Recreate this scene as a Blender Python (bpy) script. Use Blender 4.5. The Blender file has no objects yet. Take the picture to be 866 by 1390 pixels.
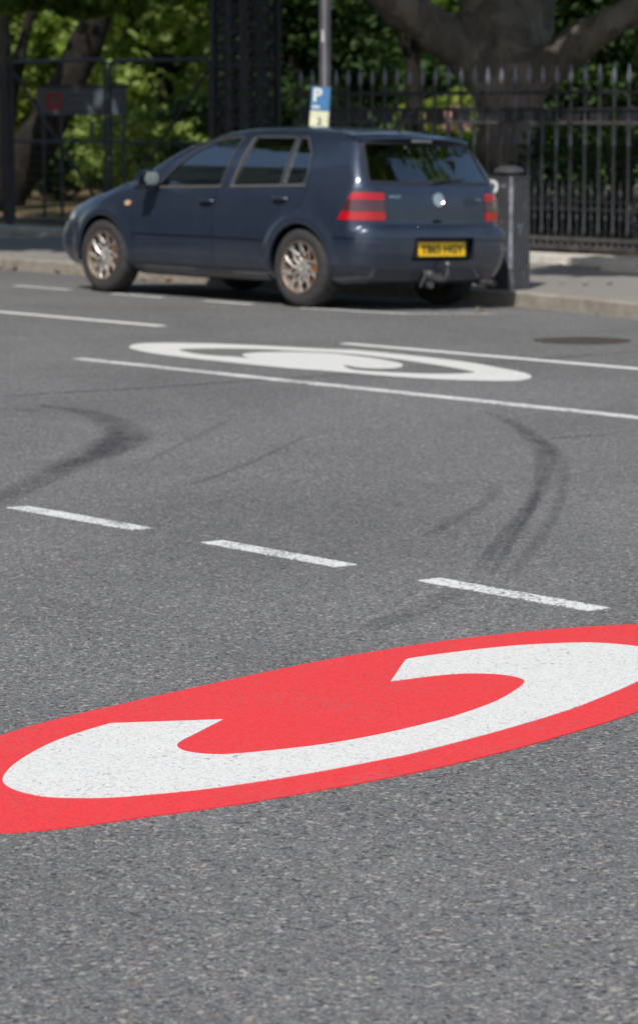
import bpy, bmesh, math, random
import numpy as np
from mathutils import Vector, Matrix
from mathutils.geometry import tessellate_polygon
random.seed(7); RNG = np.random.default_rng(7)
R = math.radians; PI = math.pi
sc = bpy.context.scene
COL = sc.collection

# ------------------------------------------------------------------ frame of reference
F_PX, CAM_H, PITCH, X0, Y0, AZ, ROLL = 3683.2, 1.5624, .1361, .4635, 21.9624, .7409, .002
TILT = .0326                       # crossfall of the road next to the kerb
HV = np.array([-math.sin(AZ), math.cos(AZ)]); NV = np.array([-math.cos(AZ), -math.sin(AZ)])
def xy(s, n): return np.array([X0, Y0]) + s*HV + n*NV          # road coordinates: s along the kerb, n away from it
def sn(p): d = np.asarray(p)-np.array([X0, Y0]); return d@HV, d@NV
def road_z(n): return np.where(n < .85, -(.85-np.maximum(n, -1.14))*TILT, 0.0)
def ray(px):
    px = np.asarray(px, float)-[433, 650]; c, s = math.cos(-ROLL), math.sin(-ROLL)
    px = np.stack([c*px[..., 0]-s*px[..., 1], s*px[..., 0]+c*px[..., 1]], -1)
    x = px[..., 0]/F_PX; u = -px[..., 1]/F_PX; c, s = math.cos(PITCH), math.sin(PITCH)
    return np.stack([x, c+u*s, -s+u*c], -1)
def gnd(px, z=0.0):                # measured point of the photograph -> point of the ground
    r = ray(px); return r[..., :2]*((z-CAM_H)/r[..., 2])[..., None]
def at_depth(px, Y):
    r = ray(px); return np.array([0, 0, CAM_H])+r*(Y/r[..., 1])[..., None]
def at_n(px, n):                   # on the vertical plane n = const
    r = ray(px); o = -np.array([X0, Y0])@NV; t = (n-o)/(r[..., :2]@NV); P = np.array([0, 0, CAM_H])+r*t[..., None]; return P

# ------------------------------------------------------------------ helpers
def tag(o, label=None, cat=None, group=None, kind=None):
    if label: o['label'] = label
    if cat: o['category'] = cat
    if group: o['group'] = group
    if kind: o['kind'] = kind
    return o
def empty(name, loc=(0, 0, 0), rz=0):
    o = bpy.data.objects.new(name, None); COL.objects.link(o); o.location = loc; o.rotation_euler = (0, 0, rz); o.empty_display_size = .1
    return o
def link(name, me, m, parent=None):
    o = bpy.data.objects.new(name, me); COL.objects.link(o)
    if m is not None and not any(me.materials): me.materials.clear(); me.materials.append(m)
    if parent is not None: o.parent = parent
    return o
def obj(name, bm, m, parent=None, smooth=40):
    me = bpy.data.meshes.new(name); bm.normal_update()
    if smooth:
        for f in bm.faces: f.smooth = True
        for e in bm.edges:
            if len(e.link_faces) == 2 and e.calc_face_angle(0) > R(smooth): e.smooth = False
    bm.to_mesh(me); bm.free(); return link(name, me, m, parent)
def npmesh(name, V, Fc):
    me = bpy.data.meshes.new(name); V = np.asarray(V, np.float32); Fc = np.asarray(Fc, np.int32); k = Fc.shape[1]
    me.vertices.add(len(V)); me.vertices.foreach_set('co', V.ravel())
    me.loops.add(Fc.size); me.loops.foreach_set('vertex_index', Fc.ravel())
    me.polygons.add(len(Fc)); me.polygons.foreach_set('loop_start', np.arange(0, Fc.size, k, dtype=np.int32)); me.polygons.foreach_set('loop_total', np.full(len(Fc), k, np.int32))
    me.update(calc_edges=True); return me
def box(bm, c, d, rot=None, bev=0):
    r = bmesh.ops.create_cube(bm, size=1); vs = r['verts']
    M = Matrix.Translation(c) @ (rot.to_4x4() if rot is not None else Matrix()) @ Matrix.Diagonal((d[0], d[1], d[2], 1))
    bmesh.ops.transform(bm, matrix=M, verts=vs)
    if bev: bmesh.ops.bevel(bm, geom=list({e for v in vs for e in v.link_edges}), offset=bev, segments=2, affect='EDGES')
def lathe(bm, prof, seg=32, M=None, close=True):       # prof: (r, z) list about z
    rings = []
    for r_, z in prof:
        rings.append([bm.verts.new((r_*math.cos(2*PI*i/seg), r_*math.sin(2*PI*i/seg), z)) for i in range(seg)])
    new = [v for q in rings for v in q]
    for a, b in zip(rings, rings[1:]):
        for i in range(seg): bm.faces.new((a[i], a[(i+1) % seg], b[(i+1) % seg], b[i]))
    if close:
        bm.faces.new(list(reversed(rings[0]))); bm.faces.new(rings[-1])
    if M is not None: bmesh.ops.transform(bm, matrix=M, verts=new)
def tube(bm, pts, rad, seg=8, flat=1.0):
    pts = [Vector(p) for p in pts]; n = len(pts); rr = rad if hasattr(rad, '__len__') else [rad]*n; rings = []
    t0 = (pts[1]-pts[0]).normalized(); up = Vector((0, 0, 1)) if abs(t0.z) < .9 else Vector((0, 1, 0)); a = t0.cross(up).normalized()
    for i in range(n):
        t = (pts[min(i+1, n-1)]-pts[max(i-1, 0)]).normalized(); a = (a-t*a.dot(t)).normalized(); b = t.cross(a)
        rings.append([bm.verts.new(pts[i]+(a*math.cos(2*PI*k/seg)+b*math.sin(2*PI*k/seg)*flat)*rr[i]) for k in range(seg)])
    for p, q in zip(rings, rings[1:]):
        for k in range(seg): bm.faces.new((p[k], p[(k+1) % seg], q[(k+1) % seg], q[k]))
    bm.faces.new(list(reversed(rings[0]))); bm.faces.new(rings[-1])
def catmull(P, n=6, closed=False):
    P = np.asarray(P, float); out = []; m = len(P)
    for i in range(m if closed else m-1):
        g = lambda j: P[j % m] if closed else P[min(max(j, 0), m-1)]
        a, b, c, d = g(i-1), g(i), g(i+1), g(i+2)
        for t in np.linspace(0, 1, n, endpoint=False):
            out.append(.5*((2*b)+(-a+c)*t+(2*a-5*b+4*c-d)*t*t+(-a+3*b-3*c+d)*t**3))
    if not closed: out.append(P[-1])
    return np.array(out)

# ------------------------------------------------------------------ materials
class NT:
    def __init__(s, name):
        s.m = bpy.data.materials.new(name); s.m.use_nodes = True; s.t = s.m.node_tree; s.t.nodes.clear()
        s.out = s.n('ShaderNodeOutputMaterial'); s.pos = None
    def n(s, ty, **kw):
        nd = s.t.nodes.new(ty)
        for k, v in kw.items():
            if isinstance(k, str) and hasattr(nd, k): setattr(nd, k, v)
        return nd
    def l(s, a, b): s.t.links.new(a, b)
    def P(s):
        if s.pos is None: s.pos = s.n('ShaderNodeNewGeometry').outputs['Position']
        return s.pos
    def O(s): return s.n('ShaderNodeTexCoord').outputs['Object']
    def noise(s, sc_, vec=None, det=3, rough=.55, dist=0):
        nd = s.n('ShaderNodeTexNoise'); nd.inputs['Scale'].default_value = sc_; nd.inputs['Detail'].default_value = det; nd.inputs['Roughness'].default_value = rough; nd.inputs['Distortion'].default_value = dist
        s.l(vec or s.P(), nd.inputs['Vector']); return nd.outputs['Fac']
    def voro(s, sc_, vec=None, feat='F1', out='Distance'):
        nd = s.n('ShaderNodeTexVoronoi'); nd.feature = feat; nd.inputs['Scale'].default_value = sc_; s.l(vec or s.P(), nd.inputs['Vector']); return nd.outputs[out]
    def ramp(s, fac, st, interp='LINEAR'):
        nd = s.n('ShaderNodeValToRGB'); nd.color_ramp.interpolation = interp; e = nd.color_ramp.elements
        while len(e) < len(st): e.new(.5)
        for i, (p, c) in enumerate(st):
            e[i].position = p; e[i].color = (*c, 1) if hasattr(c, '__len__') else (c, c, c, 1)
        s.l(fac, nd.inputs[0]); return nd.outputs[0]
    def mix(s, fac, a, b, mode='MIX'):
        nd = s.n('ShaderNodeMix'); nd.data_type = 'RGBA'; nd.blend_type = mode; nd.clamp_factor = True
        for i, v in ((0, fac), (6, a), (7, b)):
            if hasattr(v, 'is_linked') or hasattr(v, 'links'): s.l(v, nd.inputs[i])
            elif i == 0: nd.inputs[0].default_value = v
            else: nd.inputs[i].default_value = (*v, 1) if hasattr(v, '__len__') else (v, v, v, 1)
        return nd.outputs[2]
    def math(s, op, a, b=0.0, clamp=False):
        nd = s.n('ShaderNodeMath'); nd.operation = op; nd.use_clamp = clamp
        for i, v in ((0, a), (1, b)):
            if hasattr(v, 'links'): s.l(v, nd.inputs[i])
            else: nd.inputs[i].default_value = v
        return nd.outputs[0]
    def bump(s, h, strength=.3, dist=.01, nrm=None):
        nd = s.n('ShaderNodeBump'); nd.inputs['Strength'].default_value = strength; nd.inputs['Distance'].default_value = dist; s.l(h, nd.inputs['Height'])
        if nrm: s.l(nrm, nd.inputs['Normal'])
        return nd.outputs[0]
    def bsdf(s, base=(.5, .5, .5), rough=.5, metal=0, spec=.5, coat=0, nrm=None, **kw):
        b = s.n('ShaderNodeBsdfPrincipled')
        for nm, v in (('Base Color', base), ('Roughness', rough), ('Metallic', metal), ('Specular IOR Level', spec), ('Coat Weight', coat)):
            if hasattr(v, 'links'): s.l(v, b.inputs[nm])
            else: b.inputs[nm].default_value = (*v, 1) if hasattr(v, '__len__') else v
        if nrm: s.l(nrm, b.inputs['Normal'])
        for k, v in kw.items(): b.inputs[k.replace('_', ' ')].default_value = v
        return b.outputs[0]
    def done(s, sh): s.l(sh, s.out.inputs['Surface']); return s.m
def vary(name, c, rough=.6, metal=0, amt=.25, scale=8, bump=0, bscale=60, spec=.4, coat=0, space='P'):
    t = NT(name); v = t.P() if space == 'P' else t.O()
    f = t.noise(scale, v, 5); col = t.ramp(f, [(.3, tuple(x*(1-amt) for x in c)), (.7, tuple(min(1, x*(1+amt)) for x in c))])
    nr = t.bump(t.noise(bscale, v, 4), bump, .005) if bump else None
    return t.done(t.bsdf(col, rough, metal, spec, coat, nr))

def asphalt(name, stops, patch=.16, warm=0.0, coarse=1.0):
    t = NT(name); P = t.P()
    st = t.n('ShaderNodeTexVoronoi'); st.inputs['Scale'].default_value = 185*coarse; t.l(P, st.inputs['Vector'])
    sep = t.n('ShaderNodeSeparateColor'); t.l(st.outputs['Color'], sep.inputs[0])
    col = t.ramp(sep.outputs[0], stops)
    st2 = t.n('ShaderNodeTexVoronoi'); st2.inputs['Scale'].default_value = 95*coarse; t.l(P, st2.inputs['Vector'])
    sep2 = t.n('ShaderNodeSeparateColor'); t.l(st2.outputs['Color'], sep2.inputs[0])
    col = t.mix(t.ramp(sep2.outputs[1], [(.93, 0), (.95, .9)]), col, (.33, .315, .28))       # odd pale stone
    col = t.mix(t.ramp(sep2.outputs[0], [(.05, .85), (.12, 0)]), col, (.05, .05, .053))          # tarry pits
    col = t.mix(t.ramp(sep2.outputs[2], [(.975, 0), (.985, .4)]), col, (.26, .17, .11))
    dist = t.ramp(st.outputs['Distance'], [(.25, 1.0), (.75, .74)])
    col = t.mix(.8, col, dist, 'MULTIPLY')
    cl = t.ramp(t.noise(26, P, 4, .7), [(.32, .86), (.68, 1.12)]); col = t.mix(.7, col, cl, 'MULTIPLY')
    big = t.ramp(t.noise(.55, P, 5, .6, .6), [(.3, 1-patch), (.7, 1+patch)]); col = t.mix(1, col, big, 'MULTIPLY')
    # short dark scuffs, stretched
    mp = t.n('ShaderNodeMapping'); mp.inputs['Scale'].default_value = (3.2, 14, 1); mp.inputs['Rotation'].default_value = (0, 0, .15); t.l(P, mp.inputs[0])
    sc_ = t.ramp(t.noise(1.0, mp.outputs[0], 4, .7), [(.66, 0), (.76, .45)]); col = t.mix(sc_, col, (.075, .075, .08))
    if warm: col = t.mix(warm, col, (.33, .29, .25))
    h = t.math('ADD', t.math('MULTIPLY', t.voro(135*coarse), -.7), t.noise(45, P, 4, .7))
    nr = t.bump(h, .38, .005)
    return t.done(t.bsdf(col, .82, 0, .35, 0, nr))
M = {}
M['asphalt'] = asphalt('asphalt', [(0, (.088, .088, .089)), (.3, (.124, .124, .124)), (.7, (.162, .161, .160)), (1, (.27, .267, .26))])
M['pavement'] = asphalt('footway_asphalt', [(0, .16), (.5, .21), (1, .30)], .14, .35)
def paint_mark(name, col, wear, chips=(.1, .1, .105), th=.70):
    t = NT(name); P = t.P()
    n1 = t.noise(55, P, 4, .75); n2 = t.noise(3.5, P, 4, .6)
    w = t.ramp(t.math('ADD', t.math('MULTIPLY', n1, .8), t.math('MULTIPLY', n2, .35)), [(th-.02, 0), (th+.03, wear)])
    c = t.mix(t.ramp(t.noise(20, P, 5, .7), [(.35, .0), (.7, .14)]), col, tuple(x*.7 for x in col))
    c = t.mix(t.ramp(t.noise(1.3, P, 3, .6), [(.35, 0), (.7, .10)]), c, tuple(x*.75+.03 for x in col))
    pit = t.ramp(t.voro(120), [(.0, .0), (.70, .0), (.95, .55)])
    gv = t.n('ShaderNodeTexVoronoi'); gv.inputs['Scale'].default_value = 170; t.l(P, gv.inputs['Vector']); gs = t.n('ShaderNodeSeparateColor'); t.l(gv.outputs['Color'], gs.inputs[0])
    c = t.mix(1, c, t.ramp(gs.outputs[0], [(0, .80), (.35, .96), (1, 1.04)]), 'MULTIPLY')
    c = t.mix(w, c, chips); c = t.mix(pit, c, chips)
    h = t.math('ADD', t.math('MULTIPLY', t.voro(135), -.5), n1); nr = t.bump(h, .3, .004)
    return t.done(t.bsdf(c, .62, 0, .35, 0, nr))
M['white_paint'] = paint_mark('white_road_paint', (.67, .665, .64), .7, th=.70)
M['worn_white'] = paint_mark('worn_white_road_paint', (.70, .70, .68), .85, th=.60)
M['thin_white'] = paint_mark('thin_worn_white_paint', (.62, .61, .58), .85, th=.62)
M['red_paint'] = paint_mark('red_road_paint', (.73, .042, .045), .45, (.30, .12, .12), th=.66)
M['cream_paint'] = paint_mark('faded_cream_paint', (.50, .45, .32), .95, (.2, .19, .17), th=.52)
def stain(name, col, dens):
    t = NT(name); P = t.P(); at = t.n('ShaderNodeAttribute'); at.attribute_name = 'edge'
    n = t.noise(38, P, 5, .75); n2 = t.noise(5, P, 3, .6)
    f = t.math('MULTIPLY', at.outputs['Fac'], t.ramp(n, [(.36, .25), (.62, 1)])); f = t.math('MULTIPLY', f, t.ramp(n2, [(.3, .35), (.65, 1)])); f = t.math('MULTIPLY', f, dens, True)
    tr = t.n('ShaderNodeBsdfTransparent'); d = t.bsdf(col, .8, 0, .3)
    mx = t.n('ShaderNodeMixShader'); t.l(f, mx.inputs[0]); t.l(tr.outputs[0], mx.inputs[1]); t.l(d, mx.inputs[2]); return t.done(mx.outputs[0])
M['rubber_mark'] = stain('tyre_rubber_mark', (.058, .056, .063), .55)
M['faint_mark'] = stain('faint_tyre_mark', (.07, .068, .072), .38)
M['tar'] = stain('tar_joint', (.03, .03, .032), 1.0)
def stone(name, c, joint=None):
    t = NT(name); P = t.P()
    col = t.ramp(t.noise(9, P, 6, .7), [(.3, tuple(x*.72 for x in c)), (.7, tuple(x*1.2 for x in c))])
    col = t.mix(t.ramp(t.noise(1.7, P, 4), [(.5, 0), (.75, .4)]), col, tuple(x*.5 for x in c))
    return t.done(t.bsdf(col, .85, 0, .3, 0, t.bump(t.noise(90, P, 5, .7), .4, .006)))
M['kerb'] = stone('kerb_stone', (.29, .262, .225)); M['plinth'] = stone('pale_stone', (.56, .53, .48))
M['iron'] = vary('black_iron_paint', (.020, .020, .025), .42, 0, .5, 18, .3, 90, .6)
M['iron_pale'] = vary('pale_iron_paint', (.06, .056, .056), .6, 0, .45, 14, .3, 90, .5)  # slightly paler iron for the lower rail and the bases
M['tip'] = vary('sunlit_iron_tip', (.16, .165, .19), .35, .3, .3, 30, 0)  # sunlight on the spear tips put into their paler colour
M['gate'] = vary('dark_gate_paint', (.03, .032, .042), .45, 0, .5, 12, .2, 80, .6)
M['post_paint'] = vary('grey_post_paint', (.052, .049, .056), .45, 0, .3, 6, .2, 60, .6)
M['bollard'] = None
def car_paint():
    t = NT('blue_car_paint'); P = t.O()
    c = t.ramp(t.noise(2.5, P, 4, .6), [(.3, (.025, .037, .066)), (.7, (.032, .046, .080))])
    dust = t.ramp(t.noise(7, P, 5, .7), [(.4, 0), (.8, .12)]); c = t.mix(dust, c, (.12, .115, .11))
    lw = t.n('ShaderNodeSeparateXYZ'); t.l(P, lw.inputs[0])
    low = t.ramp(lw.outputs[2], [(.18, .42), (.52, 0)]); low = t.mix(1, low, t.ramp(t.noise(5, P, 5, .7), [(.3, .3), (.7, 1)]), 'MULTIPLY'); c = t.mix(low, c, (.10, .095, .09))
    rg = t.ramp(t.noise(9, P, 4, .7), [(.3, .28), (.8, .45)])
    return t.done(t.bsdf(c, rg, .45, .5, .85, None, Coat_Roughness=.07))
M['car'] = car_paint()
def simple(name, c, rough=.5, metal=0, spec=.5, coat=0, **kw):
    t = NT(name); f = t.noise(14, t.O(), 4); col = t.ramp(f, [(.3, tuple(x*.85 for x in c)), (.7, tuple(min(1, x*1.12) for x in c))])
    return t.done(t.bsdf(col, rough, metal, spec, coat, None, **kw))
M['trim'] = simple('black_plastic', (.022, .022, .025), .5)
M['seal'] = simple('window_seal', (.05, .05, .055), .45)
M['sill_trim'] = simple('dull_window_trim', (.11, .105, .105), .45, .2)
M['dark'] = simple('underbody_black', (.008, .008, .008), .9, 0, .1)
M['cloth'] = simple('grey_seat_cloth', (.16, .165, .165), .9, 0, .2)
M['liner'] = simple('pale_pillar_lining', (.50, .51, .50), .8, 0, .2)
M['tyre'] = vary('dusty_tyre_rubber', (.042, .040, .041), .75, 0, .25, 20, .2, 80, .3, space='O')
M['rim'] = vary('dirty_silver_alloy', (.52, .50, .47), .38, .6, .28, 14, .1, 60, .5, space='O')
M['rim_dirt'] = vary('brake_dust_rim', (.24, .185, .14), .55, .4, .3, 16, .1, 60, .4, space='O')
M['rust'] = vary('rusty_brake_disc', (.36, .12, .035), .7, .2, .4, 20, .2, 60, .3, space='O')
M['chrome'] = simple('chrome', (.72, .73, .74), .16, 1)
M['chrome_soft'] = simple('worn_steel', (.15, .145, .15), .42, .7)
M['mirror'] = simple('mirror_silver', (.38, .42, .42), .1, 1)
M['red_lens'] = simple('red_lamp_lens', (.44, .004, .010), .16, 0, .5, .7)
M['dark_lens'] = simple('smoked_lamp_lens', (.075, .018, .022), .14, 0, .6, 1)
M['amber'] = simple('amber_lens', (.66, .42, .26), .2, 0, .5, .6)
M['clear_lens'] = simple('headlamp_lens', (.32, .34, .36), .12, .2, .6, 1)
M['yellow'] = simple('yellow_plate', (1.0, .58, .012), .35, 0, .4)
M['black_ink'] = simple('black_lettering', (.012, .012, .012), .5)
def glass(name, tint, k=1.0):
    t = NT(name); tr = t.n('ShaderNodeBsdfTransparent'); tr.inputs[0].default_value = (*tint, 1)
    g = t.n('ShaderNodeBsdfGlossy'); g.inputs['Roughness'].default_value = .03; g.inputs[0].default_value = (.92, .96, .97, 1)
    fr = t.n('ShaderNodeFresnel'); fr.inputs[0].default_value = 1.55; f = t.math('MULTIPLY', fr.outputs[0], k, True)
    mx = t.n('ShaderNodeMixShader'); t.l(f, mx.inputs[0]); t.l(tr.outputs[0], mx.inputs[1]); t.l(g.outputs[0], mx.inputs[2]); return t.done(mx.outputs[0])
M['glass'] = glass('green_tinted_car_glass', (.90, .955, .93), 3.8)
def bark(name, a, b):
    t = NT(name); P = t.P(); mp = t.n('ShaderNodeMapping'); mp.inputs['Scale'].default_value = (1, 1, .35); t.l(P, mp.inputs[0])
    c = t.ramp(t.noise(5, mp.outputs[0], 6, .7, .5), [(.3, a), (.5, tuple((x+y)/2 for x, y in zip(a, b))), (.68, b)])
    c = t.mix(t.ramp(t.noise(2.6, P, 4, .6, .8), [(.5, 0), (.56, .55)]), c, tuple(x*1.35 for x in b))
    return t.done(t.bsdf(c, .9, 0, .2, 0, t.bump(t.noise(16, mp.outputs[0], 6, .75, .5), .9, .05)))
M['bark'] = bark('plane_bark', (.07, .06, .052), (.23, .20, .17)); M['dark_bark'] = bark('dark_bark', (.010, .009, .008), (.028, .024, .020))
def leaf(name, a, b, trans=.35):
    t = NT(name); P = t.P(); f = t.noise(1.3, P, 3, .6); f2 = t.voro(9, P, 'F1', 'Color')
    sp = t.n('ShaderNodeSeparateColor'); t.l(f2, sp.inputs[0])
    m_ = t.math('ADD', t.math('MULTIPLY', f, .6), t.math('MULTIPLY', sp.outputs[0], .4))
    c = t.ramp(m_, [(.25, a), (.7, b)])
    d = t.bsdf(c, .6, 0, .25); tl = t.n('ShaderNodeBsdfTranslucent'); c2 = t.mix(1, c, (1.15, 1.35, .65), 'MULTIPLY'); t.l(c2, tl.inputs[0])
    mx = t.n('ShaderNodeMixShader'); mx.inputs[0].default_value = trans; t.l(d, mx.inputs[1]); t.l(tl.outputs[0], mx.inputs[2]); return t.done(mx.outputs[0])
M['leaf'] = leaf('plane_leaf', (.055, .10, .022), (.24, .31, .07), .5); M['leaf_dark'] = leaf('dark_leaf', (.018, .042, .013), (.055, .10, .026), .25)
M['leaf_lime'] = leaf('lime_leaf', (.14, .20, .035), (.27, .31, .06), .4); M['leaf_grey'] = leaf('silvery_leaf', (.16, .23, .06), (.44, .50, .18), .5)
M['bloom'] = leaf('pink_bloom', (.40, .22, .22), (.62, .42, .38), .3)
M['grass'] = vary('lawn_grass', (.10, .17, .035), .9, 0, .35, 1.2, .5, 40, .2)
def litter():
    t = NT('leaf_litter_ground'); P = t.P()
    v = t.n('ShaderNodeTexVoronoi'); v.inputs['Scale'].default_value = 16; t.l(P, v.inputs['Vector']); sp = t.n('ShaderNodeSeparateColor'); t.l(v.outputs['Color'], sp.inputs[0])
    c = t.ramp(sp.outputs[0], [(0, (.06, .045, .03)), (.4, (.12, .08, .05)), (.7, (.26, .15, .07)), (1, (.34, .26, .15))])
    c = t.mix(t.ramp(t.noise(.8, P, 4), [(.45, 0), (.62, .75)]), c, (.055, .085, .03)); return t.done(t.bsdf(c, .9, 0, .2, 0, t.bump(v.outputs['Distance'], .5, .03)))
M['litter'] = litter()
M['dry_leaf'] = vary('dry_leaf', (.48, .27, .12), .7, 0, .45, 3, 0); M['pale_leaf'] = vary('pale_dry_leaf', (.60, .50, .36), .7, 0, .3, 3, 0)
M['cover'] = vary('rusty_cast_iron', (.075, .060, .054), .7, .3, .35, 30, .5, 60)
M['sign_grey'] = simple('shaded_sign_panel', (.075, .092, .12), .45); M['sign_red'] = simple('red_sign_print', (.30, .03, .04), .5)  # grey of the park board darkened, its shade put into the colour
M['sign_white'] = simple('white_sign_print', (.72, .73, .72), .5); M['sign_pale'] = simple('grey_sign_print', (.13, .15, .18), .5)
M['sign_blue'] = simple('blue_sign_panel', (.06, .20, .42), .4); M['sign_cream'] = simple('cream_sign_panel', (.72, .73, .52), .5)
M['blue_fill'] = simple('blue_patch', (.04, .28, .75), .5)

# ------------------------------------------------------------------ camera, light
cam = bpy.data.cameras.new('camera'); co = bpy.data.objects.new('camera', cam); COL.objects.link(co); sc.camera = co
cam.sensor_fit = 'HORIZONTAL'; cam.sensor_width = 23.98; cam.lens = F_PX/866*23.98; cam.shift_y = -45/866
co.location = (0, 0, CAM_H); co.rotation_euler = (Matrix.Rotation(PI/2-PITCH, 3, 'X') @ Matrix.Rotation(-ROLL, 3, 'Z')).to_euler()
cam.clip_start = .1; cam.clip_end = 1500
cam.dof.use_dof = True; cam.dof.focus_distance = 7.0; cam.dof.aperture_fstop = 6.3; cam.dof.aperture_blades = 0
SA, SE = R(16), R(50)
sd = Vector((-math.sin(SA)*math.cos(SE), -math.cos(SA)*math.cos(SE), math.sin(SE)))
sl = bpy.data.lights.new('sun', 'SUN'); sl.energy = 4.3; sl.angle = R(.53); sl.color = (1, .955, .89)
so = bpy.data.objects.new('sun', sl); COL.objects.link(so); so.rotation_euler = sd.to_track_quat('Z', 'Y').to_euler(); so.location = (0, 0, 30)
w = bpy.data.worlds.new('World'); sc.world = w; w.use_nodes = True; wt = w.node_tree
sky = wt.nodes.new('ShaderNodeTexSky'); sky.sky_type = 'NISHITA'; sky.sun_disc = False; sky.sun_elevation = SE; sky.sun_rotation = math.atan2(sd.x, sd.y); sky.air_density = 1.1; sky.dust_density = 1.6
bg = wt.nodes['Background']; bg.inputs[1].default_value = .125; wt.links.new(sky.outputs[0], bg.inputs[0])
sc.view_settings.view_transform = 'Standard'; sc.view_settings.look = 'None'; sc.view_settings.gamma = 1; sc.view_settings.exposure = .0
sc.render.engine = 'CYCLES'; sc.cycles.max_bounces = 8; sc.cycles.transparent_max_bounces = 16; sc.cycles.caustics_reflective = False

# ------------------------------------------------------------------ ground
def sheet(name, S, Nn, zf, m, kind='structure'):
    V = []; Fc = []
    for s in S:
        for n in Nn:
            p = xy(s, n); V.append((p[0], p[1], zf(n)))
    k = len(Nn)
    for i in range(len(S)-1):
        for j in range(k-1): Fc.append((i*k+j, (i+1)*k+j, (i+1)*k+j+1, i*k+j+1))
    me = npmesh(name, V, Fc); me.polygons.foreach_set('use_smooth', [False]*len(Fc)); o = link(name, me, m); tag(o, kind=kind)
    me.update(); 
    if me.polygons[0].normal.z < 0: me.flip_normals()
    return o
sheet('road', [-300, -60, -20, 0, 20, 60, 300], [-1.5, -1.14, -.5, .2, .85, 4, 10, 30, 300], lambda n: float(road_z(n)), M['asphalt'])
KC = [(300, -1.13), (6, -1.13), (2, -1.13), (0, -1.13), (-.8, -1.09), (-1.3, -1.0), (-2, -.83), (-3.2, -.5), (-5, .0), (-8, 1.2), (-12, 4), (-15, 8), (-18, 13), (-21, 20), (-25, 40), (-30, 200)]
KD = np.concatenate([[KC[0]], catmull(KC[1:], 5)])
ZP = .052
def poly_sheet(name, P2, z, m):
    vs = [Vector((p[0], p[1], 0)) for p in P2]; tris = tessellate_polygon([vs])
    me = npmesh(name, [(v.x, v.y, z) for v in vs], tris); o = link(name, me, m); tag(o, kind='structure')
    if me.polygons[0].normal.z < 0: me.flip_normals()
    return o
inner = []
for i, p in enumerate(KD):
    t = KD[min(i+1, len(KD)-1)]-KD[max(i-1, 0)]; t = t/np.linalg.norm(t); inner.append(p+np.array([t[1], -t[0]])*-.14 if False else p+np.array([t[1], -t[0]])*.14*(-1 if t[0] > 0 else 1)*(1))
# inward side of the kerb: away from the road (towards -n, -s)
inner = []
for i, p in enumerate(KD):
    t = KD[min(i+1, len(KD)-1)]-KD[max(i-1, 0)]; t = t/np.linalg.norm(t); nn = np.array([-t[1], t[0]])
    if nn@np.array([-.6, -.8]) < 0: nn = -nn
    inner.append(p+nn*.14)
inner = np.array(inner)
poly_sheet('pavement', [xy(*p) for p in inner]+[xy(-300, 200), xy(-300, -4.42), xy(300, -4.42)], ZP, M['pavement'])
# kerb stones: one structure, each stone a little apart from the next
bm = bmesh.new()
Lk = [p for p in KD if p[0] < 40]; Lk = np.array([[40, -1.13]]+Lk); seg = np.concatenate([[0], np.cumsum(np.linalg.norm(np.diff(Lk, axis=0), axis=1))])
def kp(d): return np.array([np.interp(d, seg, Lk[:, 0]), np.interp(d, seg, Lk[:, 1])])
d = 0
while d < min(seg[-1]-1, 75):
    ln = .9; a, b = kp(d+.004), kp(d+ln-.004); t = (b-a)/np.linalg.norm(b-a); nn = np.array([-t[1], t[0]])
    if nn@np.array([-.6, -.8]) < 0: nn = -nn
    dz = random.uniform(-.003, .003); z0, z1 = -.12, ZP+.004+dz
    q = [a, b, b+nn*.142, a+nn*.142]; lo = [bm.verts.new((*xy(*p), z0)) for p in q]
    q2 = [a+nn*.012, b+nn*.012, b+nn*.142, a+nn*.142]; hi = [bm.verts.new((*xy(*p), z1)) for p in q2]; md = [bm.verts.new((*xy(*p), z1-.014)) for p in q]
    for A_, B_ in ((lo, md), (md, hi)):
        for k in range(4): bm.faces.new((A_[k], A_[(k+1) % 4], B_[(k+1) % 4], B_[k]))
    bm.faces.new(hi); d += ln
bmesh.ops.recalc_face_normals(bm, faces=bm.faces)
tag(obj('kerb', bm, M['kerb'], smooth=0), kind='structure')
sheet('leaf_litter_bed', [-200, -20, 0, 20, 200], [-4.40, -9, -24], lambda n: .058, M['litter'])
sheet('lawn', [-300, -20, 0, 20, 300], [-24, -60, -300], lambda n: .07, M['grass'])

# ------------------------------------------------------------------ painted markings
def marking(name, loops, m, parent=None, z=.0028, th=True):
    loops = [[np.asarray(p, float) for p in L] for L in loops]; vs = [[Vector((p[0], p[1], 0)) for p in L] for L in loops]
    tris = tessellate_polygon(vs); flat = [p for L in loops for p in L]
    zz = [float(road_z(sn(p)[1]))+z for p in flat]
    V = [(p[0], p[1], q) for p, q in zip(flat, zz)]; Fc = [tuple(t) for t in tris]; n0 = len(V)
    V += [(p[0], p[1], q-z-.002) for p, q in zip(flat, zz)]
    bm = bmesh.new(); bv = [bm.verts.new(v) for v in V]
    for t in Fc:
        try: bm.faces.new([bv[i] for i in t])
        except ValueError: pass
    k = 0
    for L in loops:
        n = len(L)
        for i in range(n):
            a, b = k+i, k+(i+1) % n
            bm.faces.new((bv[a], bv[b], bv[n0+b], bv[n0+a]))
        k += n
    bmesh.ops.recalc_face_normals(bm, faces=bm.faces); bm.normal_update()
    top = [f for f in bm.faces if abs(f.normal.z) > .5]
    if top and sum(f.normal.z for f in top) < 0: bmesh.ops.reverse_faces(bm, faces=bm.faces)
    return obj(name, bm, m, parent, 0)
def jitter(P, a=.004):
    P = np.asarray(P); return P+RNG.normal(0, a, P.shape)
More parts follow.
